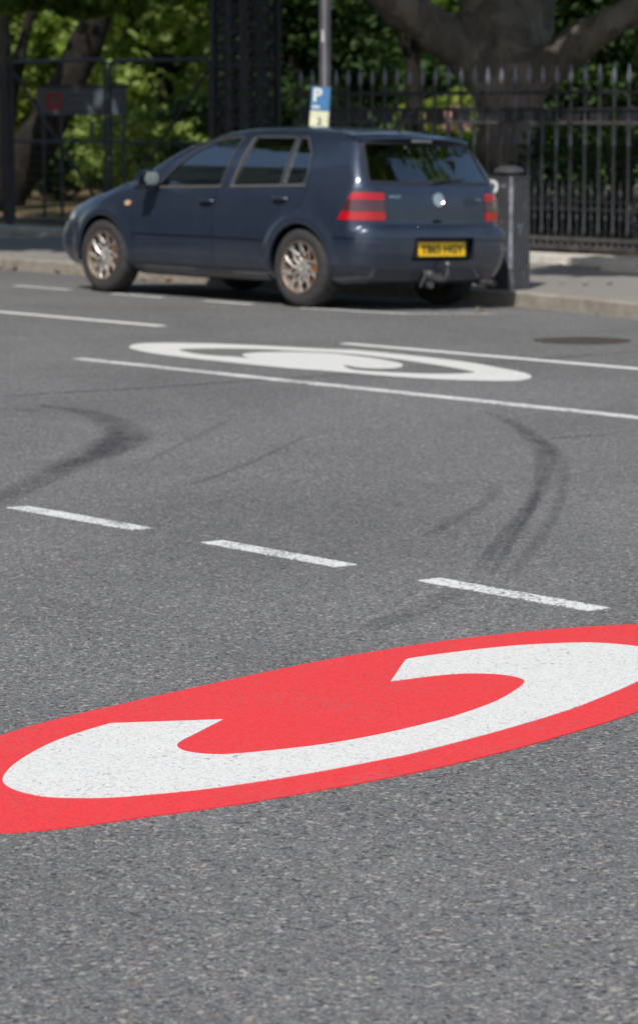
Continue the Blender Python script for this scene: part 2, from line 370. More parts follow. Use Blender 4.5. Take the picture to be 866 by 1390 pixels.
def line_px(P, wd, m, label, rough=.003, group=None, sub=12, sl=0):   # straight line in road coordinates
    (s0, n0), (s1, n1) = P; k = max(2, int(abs(s1-s0)*sub)); A = []; B = []
    for i in range(k+1):
        f = i/k; s = s0+(s1-s0)*f; n = n0+(n1-n0)*f
        A.append(xy(s+(sl if i in (0, k) else 0), n-wd/2+RNG.normal(0, rough))); B.append(xy(s-(sl if i in (0, k) else 0), n+wd/2+RNG.normal(0, rough)))
    o = marking('painted_line', [A+B[::-1]], m); tag(o, label, 'road marking', group); return o
# near roundel
UP = [(0, 998), (52, 982.5), (104, 969.5), (150, 959), (200, 947.8), (250, 936.8), (300, 926.2), (366, 912), (450, 895.5), (545, 880), (600, 872), (700, 861), (780, 854.5), (830, 851.5), (866, 850.5), (905, 851.5), (945, 856), (975, 864), (992, 877), (990, 893), (965, 915), (925, 942)]
LO = [(866, 968), (826, 982), (774, 997.5), (722, 1012.5), (670, 1026), (618, 1038.5), (566, 1049.8), (522, 1058.5), (470, 1068), (418, 1077), (366, 1086), (314, 1094), (260, 1101.5), (200, 1109), (130, 1119), (50, 1128), (0, 1130), (-60, 1128), (-110, 1118), (-140, 1101), (-142, 1080), (-120, 1056), (-75, 1029)]
ctr = gnd([(433, 985)])[0]
rd = empty('roundel_marking', (ctr[0], ctr[1], 0)); tag(rd, 'large red oval road marking with a white letter C in the foreground', 'road marking')
def sub_local(o, root):                     # keep world placement while parenting
    o.parent = root; o.matrix_parent_inverse = Matrix.Translation(root.location).inverted()
o = marking('red_disc', [catmull(gnd(UP+LO), 5, True)], M['red_paint']); sub_local(o, rd)
C1 = [(301.5, 978.4), (270, 994.6), (246, 1006.8), (239, 1013.7), (246, 1019.8), (262, 1023.6), (287.5, 1025.8), (314.6, 1025.5), (384, 1019.2), (453, 1010.6), (522.5, 997.8), (580, 984.5), (618, 974.4), (670, 956), (697.6, 940.5), (709.8, 930.7), (708, 924.9), (694, 920.4), (670, 917.4), (635, 916.6), (600.6, 918.6), (566, 922.5), (529.4, 927.3)]
C2 = [(549.5, 898), (566, 894.6), (635.3, 885.7), (704.6, 879), (773.8, 876), (808.5, 876), (843, 878.6), (866, 881.6), (886, 886), (898, 893), (900, 902), (890, 914), (866, 928), (825.8, 945.8), (773.8, 966.0), (704.6, 987.2), (635, 1006.3), (566, 1023.6), (522.5, 1032.6), (418.6, 1052), (300, 1070), (207.8, 1079.5), (138.6, 1084), (69, 1083), (34.6, 1077.5), (10.4, 1069), (2, 1060), (7, 1049), (20.8, 1036), (52, 1017), (86.6, 1002), (121, 991), (149, 983)]
o = marking('white_letter', [np.concatenate([catmull(gnd(C1), 4), catmull(gnd(C2), 4)])], M['white_paint'], z=.0045); sub_local(o, rd)
# far roundel
s2 = 2.986
FO = [(176, 470.2), (185, 466.1), (210, 464.7), (260, 465), (311, 466.7), (361, 469.1), (408, 471.8), (450, 474), (490, 476.1), (540, 481.1), (591, 486.8), (641, 493.5), (674, 499.6), (708, 506.3), (722, 512), (714, 516.3), (691, 517.6), (641, 516.6), (574, 513.6), (507, 508.6), (450, 503.4), (394, 499.2), (361, 495.9), (327, 492.5), (294, 488.8), (260, 485.2), (227, 480.8), (203, 477.5), (185, 473.6)]
FI = [(243.7, 474), (260.5, 472.3), (294, 472), (327, 472.4), (361, 473.4), (394, 475.3), (450, 478.0), (490, 481.5), (540, 487.6), (591, 495.4), (624, 501), (645, 505.9), (634, 507.6), (607, 508.4), (574, 507.8), (524, 505.6), (480, 502.6), (440, 498.5), (400, 494), (350, 487.5), (317, 483.8), (300, 483), (277, 481), (260, 478.5)]
FCc = [(330, 480.8), (345, 478.9), (361, 478.2), (400, 478.4), (450, 480.4), (473.5, 482.8), (507, 487), (533.8, 491.6), (545, 494.4), (547, 496.8), (543, 499.2), (527, 500.1), (507, 499.8), (487, 498.6), (467, 495.6), (470, 499.2), (477, 502.0), (489, 504.2), (480, 505.6), (455, 503.0), (420, 498.5), (380, 493.2), (350, 488.2), (335, 484.6)]
ctr = gnd([(449, 491)])[0]
rd = empty('roundel_marking', (ctr[0], ctr[1], 0)); tag(rd, 'white oval ring marking with a white C inside, between two lane lines', 'road marking')
o = marking('ring', [catmull(gnd(FO), 4, True), catmull(gnd(FI), 4, True)[::-1]], M['white_paint']); sub_local(o, rd)
o = marking('white_letter', [catmull(gnd(FCc), 4, True)], M['white_paint'], z=.0045); sub_local(o, rd)
# three dashes of the near line
for (P, lb) in (([(-7.265, 8.89), (-8.05, 8.885)], 'short white dash nearest the left edge, end of the dark curved tyre smear'),
                ([(-8.45, 8.885), (-9.17, 8.89)], 'short white dash in the middle of the row of three'),
                ([(-9.555, 8.875), (-10.31, 8.87)], 'short speckled white dash right above the red roundel, most worn of the three')):
    line_px(P, .088, M['worn_white'], lb, .002, 'short dashes in the row across the road', 40, -.008)
line_px([(9, 2.93), (.91-1.6, 2.79)], .10, M['white_paint'], 'white lane line at the left edge, ending before the white ring', .003)
line_px([(-2.66, 2.83), (-9, 2.68)], .09, M['white_paint'], 'white lane line passing behind the white ring towards the right edge', .003)
line_px([(-2.31, 4.80), (-9.5, 4.70)], .10, M['worn_white'], 'long white lane line in front of the white ring', .004)
bay = [((3.75, .85), (2.95, .86)), ((2.28, .9), (1.62, .9)), ((1.10, .88), (.52, .88)), ((-.06, .86), (-1.05, .62)), ((5.6, .85), (4.6, .85))]
for i, (a, b) in enumerate(bay):
    lb = ['worn parking bay dash ahead of the car, left of its front wheel', 'worn parking bay dash between the wheels, nearer the front wheel', 'worn parking bay dash just ahead of the rear wheel', 'worn angled bay dash below the rear bumper', 'worn parking bay dash farthest along the bay'][i]
    if i == 4: continue
    line_px([a, b], .08, M['thin_white'], lb, .004, 'dashes edging the parking bay')
line_px([(-1.02, .60), (-1.22, -.1)], .09, M['thin_white'], 'worn bay line closing the parking bay behind the bumper', .004)
ks = [(s, n+.075) for s, n in KD if -6 < s < -.6]
A = [xy(s, n-.03+RNG.normal(0, .004)) for s, n in ks]; B = [xy(s, n+.03+RNG.normal(0, .004)) for s, n in ks]
tag(marking('painted_line', [A+B[::-1]], M['cream_paint'], z=.003), 'faded cream line along the foot of the kerb at the right', 'road marking')
# tyre smears and tar joints: stains lying on the road
def smear(name, px, wd, m, label, cat, lift=.002, closed=False, gap=None):
    P = gnd(catmull(px, 8)); n = len(P); V = []; E = []; Fc = []; ks = [-.5, -.3, 0, .3, .5]; ev = [0, .7, 1, .7, 0]
    W = np.interp(np.linspace(0, 1, n), np.linspace(0, 1, len(wd)), wd) if hasattr(wd, '__len__') else np.full(n, wd)
    for i in range(n):
        t = P[min(i+1, n-1)]-P[max(i-1, 0)]; t /= np.linalg.norm(t); q = np.array([-t[1], t[0]])
        fade = min(1, i/(n*.12), (n-1-i)/(n*.12))
        for k, e in zip(ks, ev):
            p = P[i]+q*k*W[i]; V.append((*p, float(road_z(sn(p)[1]))+lift)); E.append(e*fade)
    for i in range(n-1):
        for j in range(4): Fc.append((i*5+j, i*5+j+1, (i+1)*5+j+1, (i+1)*5+j))
    me = npmesh(name, V, Fc); at = me.attributes.new('edge', 'FLOAT', 'POINT'); at.data.foreach_set('value', np.array(E, np.float32))
    if me.polygons[0].normal.z < 0: me.flip_normals()
    o = link(name, me, m); tag(o, kind='structure'); return o
smear('tyre_smear', [(-60, 708), (0, 676), (35, 660), (69, 643), (104, 626), (138, 611), (164, 597), (176, 586)], [.17, .18, .20, .22, .26, .32, .34, .28], M['rubber_mark'], '', '')
smear('tyre_smear', [(45, 548), (69, 551), (104, 556), (131, 562), (154, 572), (172, 584), (170, 597), (150, 610), (115, 625)], [.08, .12, .16, .2, .24, .26, .26, .22, .16], M['rubber_mark'], '', '', .0024)
smear('tyre_smear', [(70, 640), (110, 624), (140, 608), (160, 594), (158, 580)], .12, M['rubber_mark'], '', '', .0022)
smear('tyre_smear', [(655, 558), (695, 575), (722, 594), (739, 616), (737, 650), (724, 680), (700, 712), (665, 752), (645, 782)], [.07, .10, .13, .13, .09, .08, .08, .07, .06], M['rubber_mark'], '', '', .0020)
smear('tyre_smear', [(722, 592), (750, 612), (764, 642), (760, 682), (740, 722), (712, 758), (690, 790)], [.05, .09, .08, .06, .06, .06, .05], M['faint_mark'], '', '', .0026)
smear('tyre_smear', [(733, 655), (722, 690), (704, 722), (682, 756), (664, 786)], [.03, .04, .04, .04, .03], M['rubber_mark'], '', '', .0029)
smear('tyre_smear', [(678, 660), (662, 680), (640, 695), (608, 712), (580, 730)], .07, M['faint_mark'], '', '')
smear('tyre_smear', [(310, 570), (255, 598), (175, 637)], .05, M['faint_mark'], '', '')
smear('tyre_smear', [(420, 590), (340, 628), (255, 660)], .05, M['faint_mark'], '', '')
smear('tyre_smear', [(630, 800), (560, 832), (490, 858)], .12, M['faint_mark'], '', '', .0012)
smear('tar_joint', [(-30, 539), (100, 531), (200, 526), (300, 519), (433, 511), (520, 504)], .05, M['tar'], '', '')
smear('tar_joint', [(548, 499), (640, 495), (750, 487), (900, 477)], .05, M['tar'], '', '', .001)
smear('tar_joint', [(-30, 552), (30, 555), (60, 556)], .03, M['tar'], '', '')
smear('tar_joint', [(745, 597), (790, 594), (830, 592)], .035, M['tar'], '', '')

# ------------------------------------------------------------------ implicit surfaces
def poly_sd(px, pz, poly):
    P = np.asarray(poly); Q = np.roll(P, -1, 0); d = np.full(px.shape, 1e9); ins = np.zeros(px.shape, bool)
    for a, b in zip(P, Q):
        e = b-a; wx, wz = px-a[0], pz-a[1]; t = np.clip((wx*e[0]+wz*e[1])/(e@e+1e-12), 0, 1)
        d = np.minimum(d, (wx-e[0]*t)**2+(wz-e[1]*t)**2)
        if a[1] != b[1]:
            c = ((a[1] > pz) != (b[1] > pz)) & (px < (b[0]-a[0])*(pz-a[1])/(b[1]-a[1])+a[0]); ins ^= c
    d = np.sqrt(d); return np.where(ins, -d, d)
def nets(V, org, h, iso=0.0):
    S = V < iso; nx, ny, nz = V.shape; acc = np.zeros((nx-1, ny-1, nz-1, 3), np.float32); cnt = np.zeros((nx-1, ny-1, nz-1), np.float32); quads = []
    def sl(ax, lo, hi):
        a = [slice(None)]*3; a[ax] = slice(lo, hi); return tuple(a)
    for ax in range(3):
        A = S[sl(ax, 0, -1)]; B = S[sl(ax, 1, None)]; I = np.argwhere(A != B)
        va = V[tuple(I.T)]; J = I.copy(); J[:, ax] += 1; vb = V[tuple(J.T)]; t = (iso-va)/(vb-va); pos = I.astype(np.float32); pos[:, ax] += t
        o1, o2 = [k for k in range(3) if k != ax]; cells = []
        for d1, d2 in ((-1, -1), (0, -1), (0, 0), (-1, 0)):
            Cc = I.copy(); Cc[:, o1] += d1; Cc[:, o2] += d2; cells.append(Cc)
        ok = np.all([np.all((c >= 0) & (c < np.array(cnt.shape)), 1) for c in cells], 0)
        for c in cells:
            cc = c[ok]; np.add.at(acc, tuple(cc.T), pos[ok]); np.add.at(cnt, tuple(cc.T), 1)
        fl = S[tuple(I.T)][ok]
        if ax == 1: fl = ~fl
        q = np.stack([c[ok] for c in cells], 1); q[~fl] = q[~fl][:, ::-1]; quads.append(q)
    idx = np.full(cnt.shape, -1, np.int64); m = cnt > 0; idx[m] = np.arange(m.sum()); verts = acc[m]/cnt[m][:, None]*h+np.array(org)
    Q = np.concatenate(quads); Fc = idx[Q[..., 0], Q[..., 1], Q[..., 2]]; return verts, Fc
def grad(F, P, e=.002):
    g = np.empty_like(P)
    for k in range(3):
        d = np.zeros(3); d[k] = e; g[:, k] = (F(*(P+d).T)-F(*(P-d).T))/(2*e)
    return g

# ------------------------------------------------------------------ the car
PROF = [(-.60, .215), (-.69, .25), (-.735, .34), (-.757, .45), (-.762, .54), (-.752, .62), (-.728, .652), (-.700, .665), (-.694, .70), (-.688, .80), (-.676, .90), (-.655, .965), (-.628, 1.01), (-.52, 1.19), (-.43, 1.335), (-.40, 1.375), (-.30, 1.397),
        (-.05, 1.418), (.3, 1.434), (.7, 1.440), (1.0, 1.430), (1.25, 1.400), (1.45, 1.345), (1.70, 1.235), (2.0, 1.08), (2.18, .985), (2.27, .952), (2.45, .93), (2.7, .895), (2.95, .84), (3.12, .785), (3.22, .73), (3.27, .67), (3.315, .60), (3.36, .55), (3.385, .48), (3.385, .38), (3.35, .29), (3.26, .215), (2.9, .19), (1.2, .185), (-.2, .19)]
gx = np.arange(-1.4, 4.0, .01); gz = np.arange(-.2, 2.0, .01); GX, GZ = np.meshgrid(gx, gz, indexing='ij')
PT = poly_sd(GX, GZ, PROF)
for _ in range(2):   # ease the corners of the polygon
    PT[1:-1, 1:-1] = (PT[1:-1, 1:-1]*2+PT[:-2, 1:-1]+PT[2:, 1:-1]+PT[1:-1, :-2]+PT[1:-1, 2:])/6
def psd(x, z):
    u = np.clip((x+1.4)/.01, 0, len(gx)-1.001); v = np.clip((z+.2)/.01, 0, len(gz)-1.001); i = u.astype(int); j = v.astype(int); a = u-i; b = v-j
    return (PT[i, j]*(1-a)*(1-b)+PT[i+1, j]*a*(1-b)+PT[i, j+1]*(1-a)*b+PT[i+1, j+1]*a*b)
ss = lambda x, a, b: (lambda t: t*t*(3-2*t))(np.clip((x-a)/(b-a), 0, 1))
SZ = catmull([(.12, .13), (.18, .105), (.25, .055), (.30, .030), (.335, .020), (.36, .012), (.45, .005), (.55, 0), (.7, .003), (.85, .020), (.93, .040), (.97, .052), (1.0, .063), (1.1, .107), (1.2, .162), (1.3, .226), (1.4, .302), (1.5, .38)], 6)
def Wd(x, z):
    wx = .867-.05*ss(-x, .1, .76)-.11*ss(x, 2.5, 3.4); return wx-np.interp(z, SZ[:, 0], SZ[:, 1])
WHX = (0.0, 2.511)
def FC(x, y, z):
    ay = np.abs(y); yy = (ay/.85)**2
    bow = .19*yy*ss(x, 2.3, 3.35)+.07*yy*ss(x, 1.1, 2.2)*(1-ss(x, 2.2, 3.0)); bowr = .075*yy*ss(-x, .0, .6)
    crown = (.035*ss(z, 1.2, 1.4)+.035*ss(x, 2.2, 2.6)*ss(z, .6, .8))*(ay/.6)**2
    A = psd(x+bow-bowr, z+crown)*.95
    fl = 0
    for wx in WHX:
        r = np.sqrt((x-wx)**2+(z-.317)**2); fl = fl+.017*np.exp(-((r-.385)/.05)**2)*ss(z, .25, .36)
    B = (ay-Wd(x, z)-fl)*np.where(z > .97, .90, 1.0)
    k = .085+.10*ss(x, 2.6, 3.1)+.10*ss(-x, .35, .65)*(1-ss(z, .88, 1.05))
    k = np.where((x > -.2) & (x < 2.3), .085+.03*ss(z, 1.2, 1.35), k)
    hh = np.maximum(k-np.abs(A-B), 0)/k; return np.maximum(A, B)+hh*hh*k*.25
HS = .0165; xs = np.arange(-.85, 3.5, HS); ys = np.arange(-.97, .98, HS); zs = np.arange(.13, 1.52, HS)
GV = FC(xs[:, None, None]+0*ys[None, :, None]+0*zs[None, None, :], ys[None, :, None]+0*xs[:, None, None]+0*zs[None, None, :], zs[None, None, :]+0*xs[:, None, None]+0*ys[None, :, None]).astype(np.float32)
_cache = {}
def iso(o):
    if o in _cache: return _cache[o]
    v, f = nets(GV, (xs[0], ys[0], zs[0]), HS, o); v = v.astype(float)
    for _ in range(3):
        g = grad(FC, v); gm = (g**2).sum(1); v = v-np.clip((FC(*v.T)-o)/np.maximum(gm, .3), -.01, .01)[:, None]*g
    _cache[o] = (v, f); return v, f
def band(o, i): # closed solid between two iso-surfaces (o outside, i inside)
    va, fa = iso(o); vb, fb = iso(i); return npmesh('band', np.concatenate([va, vb]), np.concatenate([fa, fb[:, ::-1]+len(va)]))
def prism(poly, axis, lo, hi):
    bm = bmesh.new(); f = {0: lambda a, b, t: (t, a, b), 1: lambda a, b, t: (a, t, b), 2: lambda a, b, t: (a, b, t)}[axis]
    A_ = [bm.verts.new(f(a, b, lo)) for a, b in poly]; B_ = [bm.verts.new(f(a, b, hi)) for a, b in poly]; n = len(poly)
    bm.faces.new(A_); bm.faces.new(B_[::-1])
    for i in range(n): bm.faces.new((A_[i], B_[i], B_[(i+1) % n], A_[(i+1) % n]))
    bmesh.ops.recalc_face_normals(bm, faces=bm.faces); bmesh.ops.triangulate(bm, faces=[f for f in bm.faces if len(f.verts) > 4]); me = bpy.data.meshes.new('prism'); bm.to_mesh(me); bm.free(); return me
def rounded(poly, r=.03, n=4):
    P = np.asarray(poly, float); out = []
    for i in range(len(P)):
        p = P[i]; a = P[i-1]-p; b = P[(i+1) % len(P)]-p; la, lb = np.linalg.norm(a), np.linalg.norm(b); q = min(r, la*.45, lb*.45)
        A_ = p+a/la*q; B_ = p+b/lb*q
        for t in np.linspace(0, 1, n+1): out.append((1-t)**2*A_+2*t*(1-t)*p+t*t*B_)
    return np.array(out)
def grow(poly, d):
    P = np.asarray(poly, float); n = len(P); area = sum(P[i-1][0]*P[i][1]-P[i][0]*P[i-1][1] for i in range(n)); sg = 1 if area > 0 else -1; out = []
    for i in range(n):
        a = P[i]-P[i-1]; b = P[(i+1) % n]-P[i]; na = np.array([a[1], -a[0]])/(np.linalg.norm(a)+1e-9); nb = np.array([b[1], -b[0]])/(np.linalg.norm(b)+1e-9)
        m_ = na+nb; m_ /= max(np.linalg.norm(m_)**2/2, .5); out.append(P[i]+sg*d*m_)
    return np.array(out)
_tmpA = bpy.data.objects.new('ta', None)
def boolean(a, b, op):
    oa = bpy.data.objects.new('ta', a); ob = bpy.data.objects.new('tb', b); COL.objects.link(oa); COL.objects.link(ob)
    md = oa.modifiers.new('b', 'BOOLEAN'); md.object = ob; md.operation = op; md.solver = 'MANIFOLD'
    dg = bpy.context.evaluated_depsgraph_get(); me = bpy.data.meshes.new_from_object(oa.evaluated_get(dg), depsgraph=dg)
    bpy.data.objects.remove(oa); bpy.data.objects.remove(ob)
    if len(me.polygons) == 0: print('BOOLEAN EMPTY', op)
    return me
sub = lambda a, *bs: sub(boolean(a, bs[0], 'DIFFERENCE'), *bs[1:]) if bs else a
cut = lambda a, b: boolean(a, b, 'INTERSECT')
def fix_normals(me, offs):
    n = len(me.vertices); V = np.empty(n*3); me.vertices.foreach_get('co', V); V = V.reshape(-1, 3); f = FC(*V.T); g = grad(FC, V); g /= np.linalg.norm(g, axis=1)[:, None]+1e-9
    on = np.zeros(n); 
    for o, s in offs: on = np.where(np.abs(f-o) < .0025, s, on)
    L = len(me.loops); li = np.empty(L, int); me.loops.foreach_get('vertex_index', li)
    m = len(me.polygons); pn = np.empty(m*3); me.polygons.foreach_get('normal', pn); pn = pn.reshape(-1, 3); lt = np.empty(m, int); me.polygons.foreach_get('loop_total', lt)
    ln = np.repeat(pn, lt, 0); gn = g[li]*on[li][:, None]; good = (ln*gn).sum(1) > .75
    out = np.where(good[:, None], gn, ln); me.polygons.foreach_set('use_smooth', np.ones(m, bool)); me.normals_split_custom_set([tuple(v) for v in out]); return me

car = empty('parked_car'); tag(car, 'dark blue five-door hatchback parked at the kerb, seen from its rear left corner', 'car')
car.matrix_world = Matrix.Translation((X0, Y0, 0)) @ Matrix.Rotation(AZ+PI/2, 4, 'Z') @ Matrix.Translation((0, .85, 0)) @ Matrix.Rotation(TILT, 4, 'X') @ Matrix.Translation((0, -.85, 0))
T = .032
shell = band(0.0, -T)
cyl = []
for wx in WHX:
    for s in (1, -1):
        a = [(wx+.345*math.cos(t), .317+.345*math.sin(t)) for t in np.linspace(0, 2*PI, 56, endpoint=False)]
        cyl.append(prism(a, 1, .50*s, 1.1*s))
rearM = lambda P, lo=-1.0, hi=-.2: prism(P, 0, lo, hi)
# openings
FGL = rounded([(1.80, .918), (1.615, 1.105), (1.44, 1.225), (1.22, 1.315), (.955, 1.338), (.995, .935)], .035)
RGL = rounded([(.845, .938), (.80, 1.338), (.305, 1.338), (.268, .962)], .03)
QGL = rounded([(.235, .964), (.272, 1.337), (.175, 1.335), (.05, 1.22), (-.005, 1.06), (.0, .985), (.03, .970)], .03)
WSC = rounded([(-.70, .99), (-.73, 1.00), (-.60, 1.345), (.60, 1.345), (.73, 1.00), (.70, .99)], .04)
RSC = rounded([(-.665, 1.005), (-.575, 1.305), (.575, 1.305), (.665, 1.005)], .045)
def pair(P): return [prism(P, 1, .35, 1.1), prism(P, 1, -.35, -1.1)]
wins = pair(FGL)+pair(RGL)+pair(QGL)+[prism(WSC, 0, 1.15, 2.6), prism(RSC, 0, -1.1, -.3)]
DF = [(2.075, .275), (2.085, .45), (2.085, .80), (2.05, .905), (1.93, .965), (1.66, 1.155), (1.45, 1.275), (1.22, 1.36), (.93, 1.385), (.905, 1.36), (1.02, .95), (1.045, .80), (1.045, .275)]
DR = [(1.035, .275), (1.035, .80), (1.012, .95), (.895, 1.36), (.86, 1.385), (.25, 1.385), (.14, 1.36), (.0, 1.20), (-.045, 1.05), (-.04, .93), (-.015, .83), (.10, .745), (.26, .68), (.375, .55), (.42, .40), (.43, .275)]
def dprism(P, s, g=0): return prism(grow(rounded(P, .02, 3), g), 1, .45*s, 1.1*s)
TG = rounded([(-.545, .672), (-.545, .93), (-.73, .985), (-.655, 1.20), (-.585, 1.352), (.585, 1.352), (.655, 1.20), (.73, .985), (.545, .93), (.545, .672)], .015, 3)
BN = rounded([(2.30, -.70), (2.30, .70), (2.75, .69), (3.13, .60), (3.19, .35), (3.2, 0), (3.19, -.35), (3.13, -.60), (2.75, -.69)], .03, 3)
G = .0035
body = shell
body = sub(body, *cyl, *wins)
cutters = [dprism(DF, 1, G), dprism(DF, -1, G), dprism(DR, 1, G), dprism(DR, -1, G), rearM(grow(TG, G)), prism(grow(BN, G), 2, .70, 1.0)]
doors = {}
base = body
body = sub(body, *cutters, rearM(rounded([(-.345, .395), (.345, .395), (.325, .575), (-.325, .575)], .012, 2), -1.0, -.60))
offs = [(0, 1), (-T, -1)]
def solidpart(name, me, m, parent=car, offs=offs): return link(name, fix_normals(me, offs), m, parent)
solidpart('body', body, M['car'])
gb = band(-.006, -.012); gofs = [(-.006, 1), (-.012, -1)]
for s in (1, -1):
    d = solidpart('door', cut(base, dprism(DF, s)), M['car']); g = solidpart('window', cut(gb, prism(grow(FGL, .004), 1, .35*s, 1.1*s)), M['glass'], d, gofs)
    d2 = solidpart('door', cut(base, dprism(DR, s)), M['car']); solidpart('window', cut(gb, prism(grow(RGL, .004), 1, .35*s, 1.1*s)), M['glass'], d2, gofs)
    solidpart('window', cut(gb, prism(grow(QGL, .004), 1, .35*s, 1.1*s)), M['glass'], d2, gofs)
    doors[s] = (d, d2)
tail = solidpart('tailgate', cut(base, rearM(TG)), M['car'])
solidpart('bonnet', cut(base, prism(BN, 2, .70, 1.0)), M['car'])
solidpart('windscreen', cut(gb, prism(grow(WSC, .004), 0, 1.15, 2.6)), M['glass'], car, gofs)
rw = solidpart('rear_window', cut(gb, prism(grow(RSC, .004), 0, -1.1, -.3)), M['glass'], tail, gofs)
lnb = band(-T-.003, -T-.010)
for s in (1, -1):
    me_ = sub(cut(lnb, prism([(-.60, .96), (.30, .96), (.30, 1.36), (-.45, 1.36)], 1, .3*s, 1.1*s)), prism(grow(QGL, .012), 1, .2*s, 1.2*s), prism(grow(RGL, .012), 1, .2*s, 1.2*s), prism(RSC, 0, -1.1, -.2))
    solidpart('pillar_lining', me_, M['liner'], car, [(-T-.003, 1), (-T-.010, -1)])
# band seals round the glass (dark), and the pale sill trim
sb = band(.0025, -.010); sofs = [(.0025, 1), (-.010, -1)]
def ringcut(P, axis, lo, hi, a=.012, b=-.006): return sub(cut(sb, prism(grow(P, a), axis, lo, hi)), prism(grow(P, b), axis, lo-.01*np.sign(hi-lo), hi+.01*np.sign(hi-lo)))
for s in (1, -1):
    for P, d in ((FGL, doors[s][0]), (RGL, doors[s][1]), (QGL, doors[s][1])):
        solidpart('window_seal', ringcut(P, 1, .35*s, 1.1*s, .010), M['seal'], d, sofs)
    for xa, xb, d in ((.99, 1.90, doors[s][0]), (-.03, .88, doors[s][1])):
        za = lambda x: .918+(1.8-x)*.0265
        pr = prism([(xa, za(xa)+.004), (xb, za(xb)+.004), (xb, za(xb)-.014), (xa, za(xa)-.014)], 1, .5*s, 1.1*s)
        solidpart('sill_trim', cut(band(.006, -.004), pr), M['sill_trim'], d, [(.006, 1), (-.004, -1)])
    # bright leading edge of the rear door frame
    pr = prism([(.868, .945), (.824, 1.338), (.806, 1.338), (.850, .945)], 1, .4*s, 1.1*s)
    solidpart('frame_edge', cut(band(.006, -.004), pr), M['sill_trim'], doors[s][1], [(.006, 1), (-.004, -1)])
solidpart('window_seal', ringcut(RSC, 0, -1.1, -.3, .016), M['trim'], tail, sofs)
solidpart('window_seal', ringcut(WSC, 0, 1.15, 2.6, .012), M['trim'], car, sofs)
# rear bumper, front bumper, mouldings, sills
bb = band(.016, -.004); bofs = [(.016, 1), (-.004, -1)]
bump_r = sub(cut(bb, prism(rounded([(-1, .17), (-.30, .17), (-.36, .42), (-.43, .655), (-1, .655)], .01, 2), 1, -1.1, 1.1)), cyl[0], cyl[1])
PRC = [(-.345, .395), (.345, .395), (.325, .575), (-.325, .575)]
bump_r = sub(bump_r, rearM(rounded(PRC, .012, 2), -1.0, -.60))
bpr = solidpart('rear_bumper', bump_r, M['car'], car, bofs)
body_cut = rearM(rounded(PRC, .012, 2), -1.0, -.60)
bump_f = sub(cut(bb, prism(rounded([(4, .17), (2.80, .17), (2.88, .42), (2.93, .595), (4, .595)], .01, 2), 1, -1.1, 1.1)), cyl[2], cyl[3])
bpf = solidpart('front_bumper', bump_f, M['car'], car, bofs)
b3 = band(.026, .010); b3o = [(.026, 1), (.010, -1)]
st = sub(cut(b3, prism([(-1, .568), (-.395, .568), (-.41, .622), (-1, .622)], 1, -1.1, 1.1)), rearM(PRC, -1, -.6), rearM([(-.53, .60), (-.53, .75), (.53, .75), (.53, .60)], -1, -.6))
solidpart('bumper_strip', st, M['car'], bpr, b3o)
m3 = band(.010, -.004); m3o = [(.010, 1), (-.004, -1)]
for s in (1, -1):
    for xa, xb, d in ((1.05, 2.075, doors[s][0]), (.42, 1.03, doors[s][1])):
        solidpart('rubbing_strip', cut(m3, prism([(xa, .525), (xb, .525), (xb, .573), (xa, .573)], 1, .5*s, 1.1*s)), M['car'], d, m3o)
    solidpart('sill', cut(m3, prism(rounded([(.42, .17), (2.10, .17), (2.13, .268), (.39, .268)], .01, 2), 1, .5*s, 1.1*s)), M['car'], car, m3o)
    # tail lamp, three tiers
    lb_ = band(.007, -.02); lo_ = [(.007, 1), (-.02, -1)]
    xe = lambda z: -.425-(z-.70)*.50
    root = None
    for za, zb, mm, nm in ((.705, .772, 'red_lens', 'lower_lens'), (.774, .862, 'dark_lens', 'smoked_lens'), (.864, .918, 'red_lens', 'upper_lens')):
        pr = prism([(-.95, za), (xe(za), za), (xe(zb), zb), (-.95, zb)], 1, .560*s, 1.1*s)
        o = solidpart('tail_light' if root is None else nm, cut(lb_, pr), M[mm], root or car, lo_); root = root or o
    # headlamp, repeater
    pr = prism(rounded([(2.93, .615), (3.6, .60), (3.6, .755), (3.02, .775)], .03), 1, .42*s, 1.1*s); solidpart('headlight', cut(band(.004, -.02), pr), M['clear_lens'], car, [(.004, 1), (-.02, -1)])
    pr = prism([(2.153+.036*math.cos(t), .772+.022*math.sin(t)) for t in np.linspace(0, 2*PI, 20, endpoint=False)], 1, .5*s, 1.1*s)
    solidpart('side_repeater', cut(band(.011, -.002), pr), M['amber'], car, [(.011, 1), (-.002, -1)])
# grille
solidpart('grille', cut(band(.004, -.01), prism([(-.42, .62), (.42, .62), (.42, .74), (-.42, .74)], 0, 3.0, 3.6)), M['trim'], car, [(.004, 1), (-.01, -1)])
# spoiler lip above the rear window
bm = bmesh.new(); ny = 15; rows = []
for i in range(ny):
    y = -.60+1.20*i/(ny-1); q = (y/.60)**2; x_ = -.415+.075*q; z_ = 1.368-.022*q
    rows.append([bm.verts.new((x_+dx, y, z_+dz)) for dx, dz in ((.10, .022), (.02, .016), (-.055, -.012), (-.062, -.026), (-.045, -.034), (.02, -.030), (.10, -.02))])
for a, b in zip(rows, rows[1:]):
    for k in range(7): bm.faces.new((a[k], a[(k+1) % 7], b[(k+1) % 7], b[k]))
bm.faces.new(rows[0]); bm.faces.new(rows[-1][::-1]); bmesh.ops.recalc_face_normals(bm, faces=bm.faces)
obj('spoiler', bm, M['car'], tail)
bm = bmesh.new(); box(bm, (-.482, 0, 1.325), (.012, .22, .018), Matrix.Rotation(R(-30), 3, 'Y'), .003); obj('brake_light', bm, M['clear_lens'], tail)  # pale lens colour stands for a reflection on the brake lamp
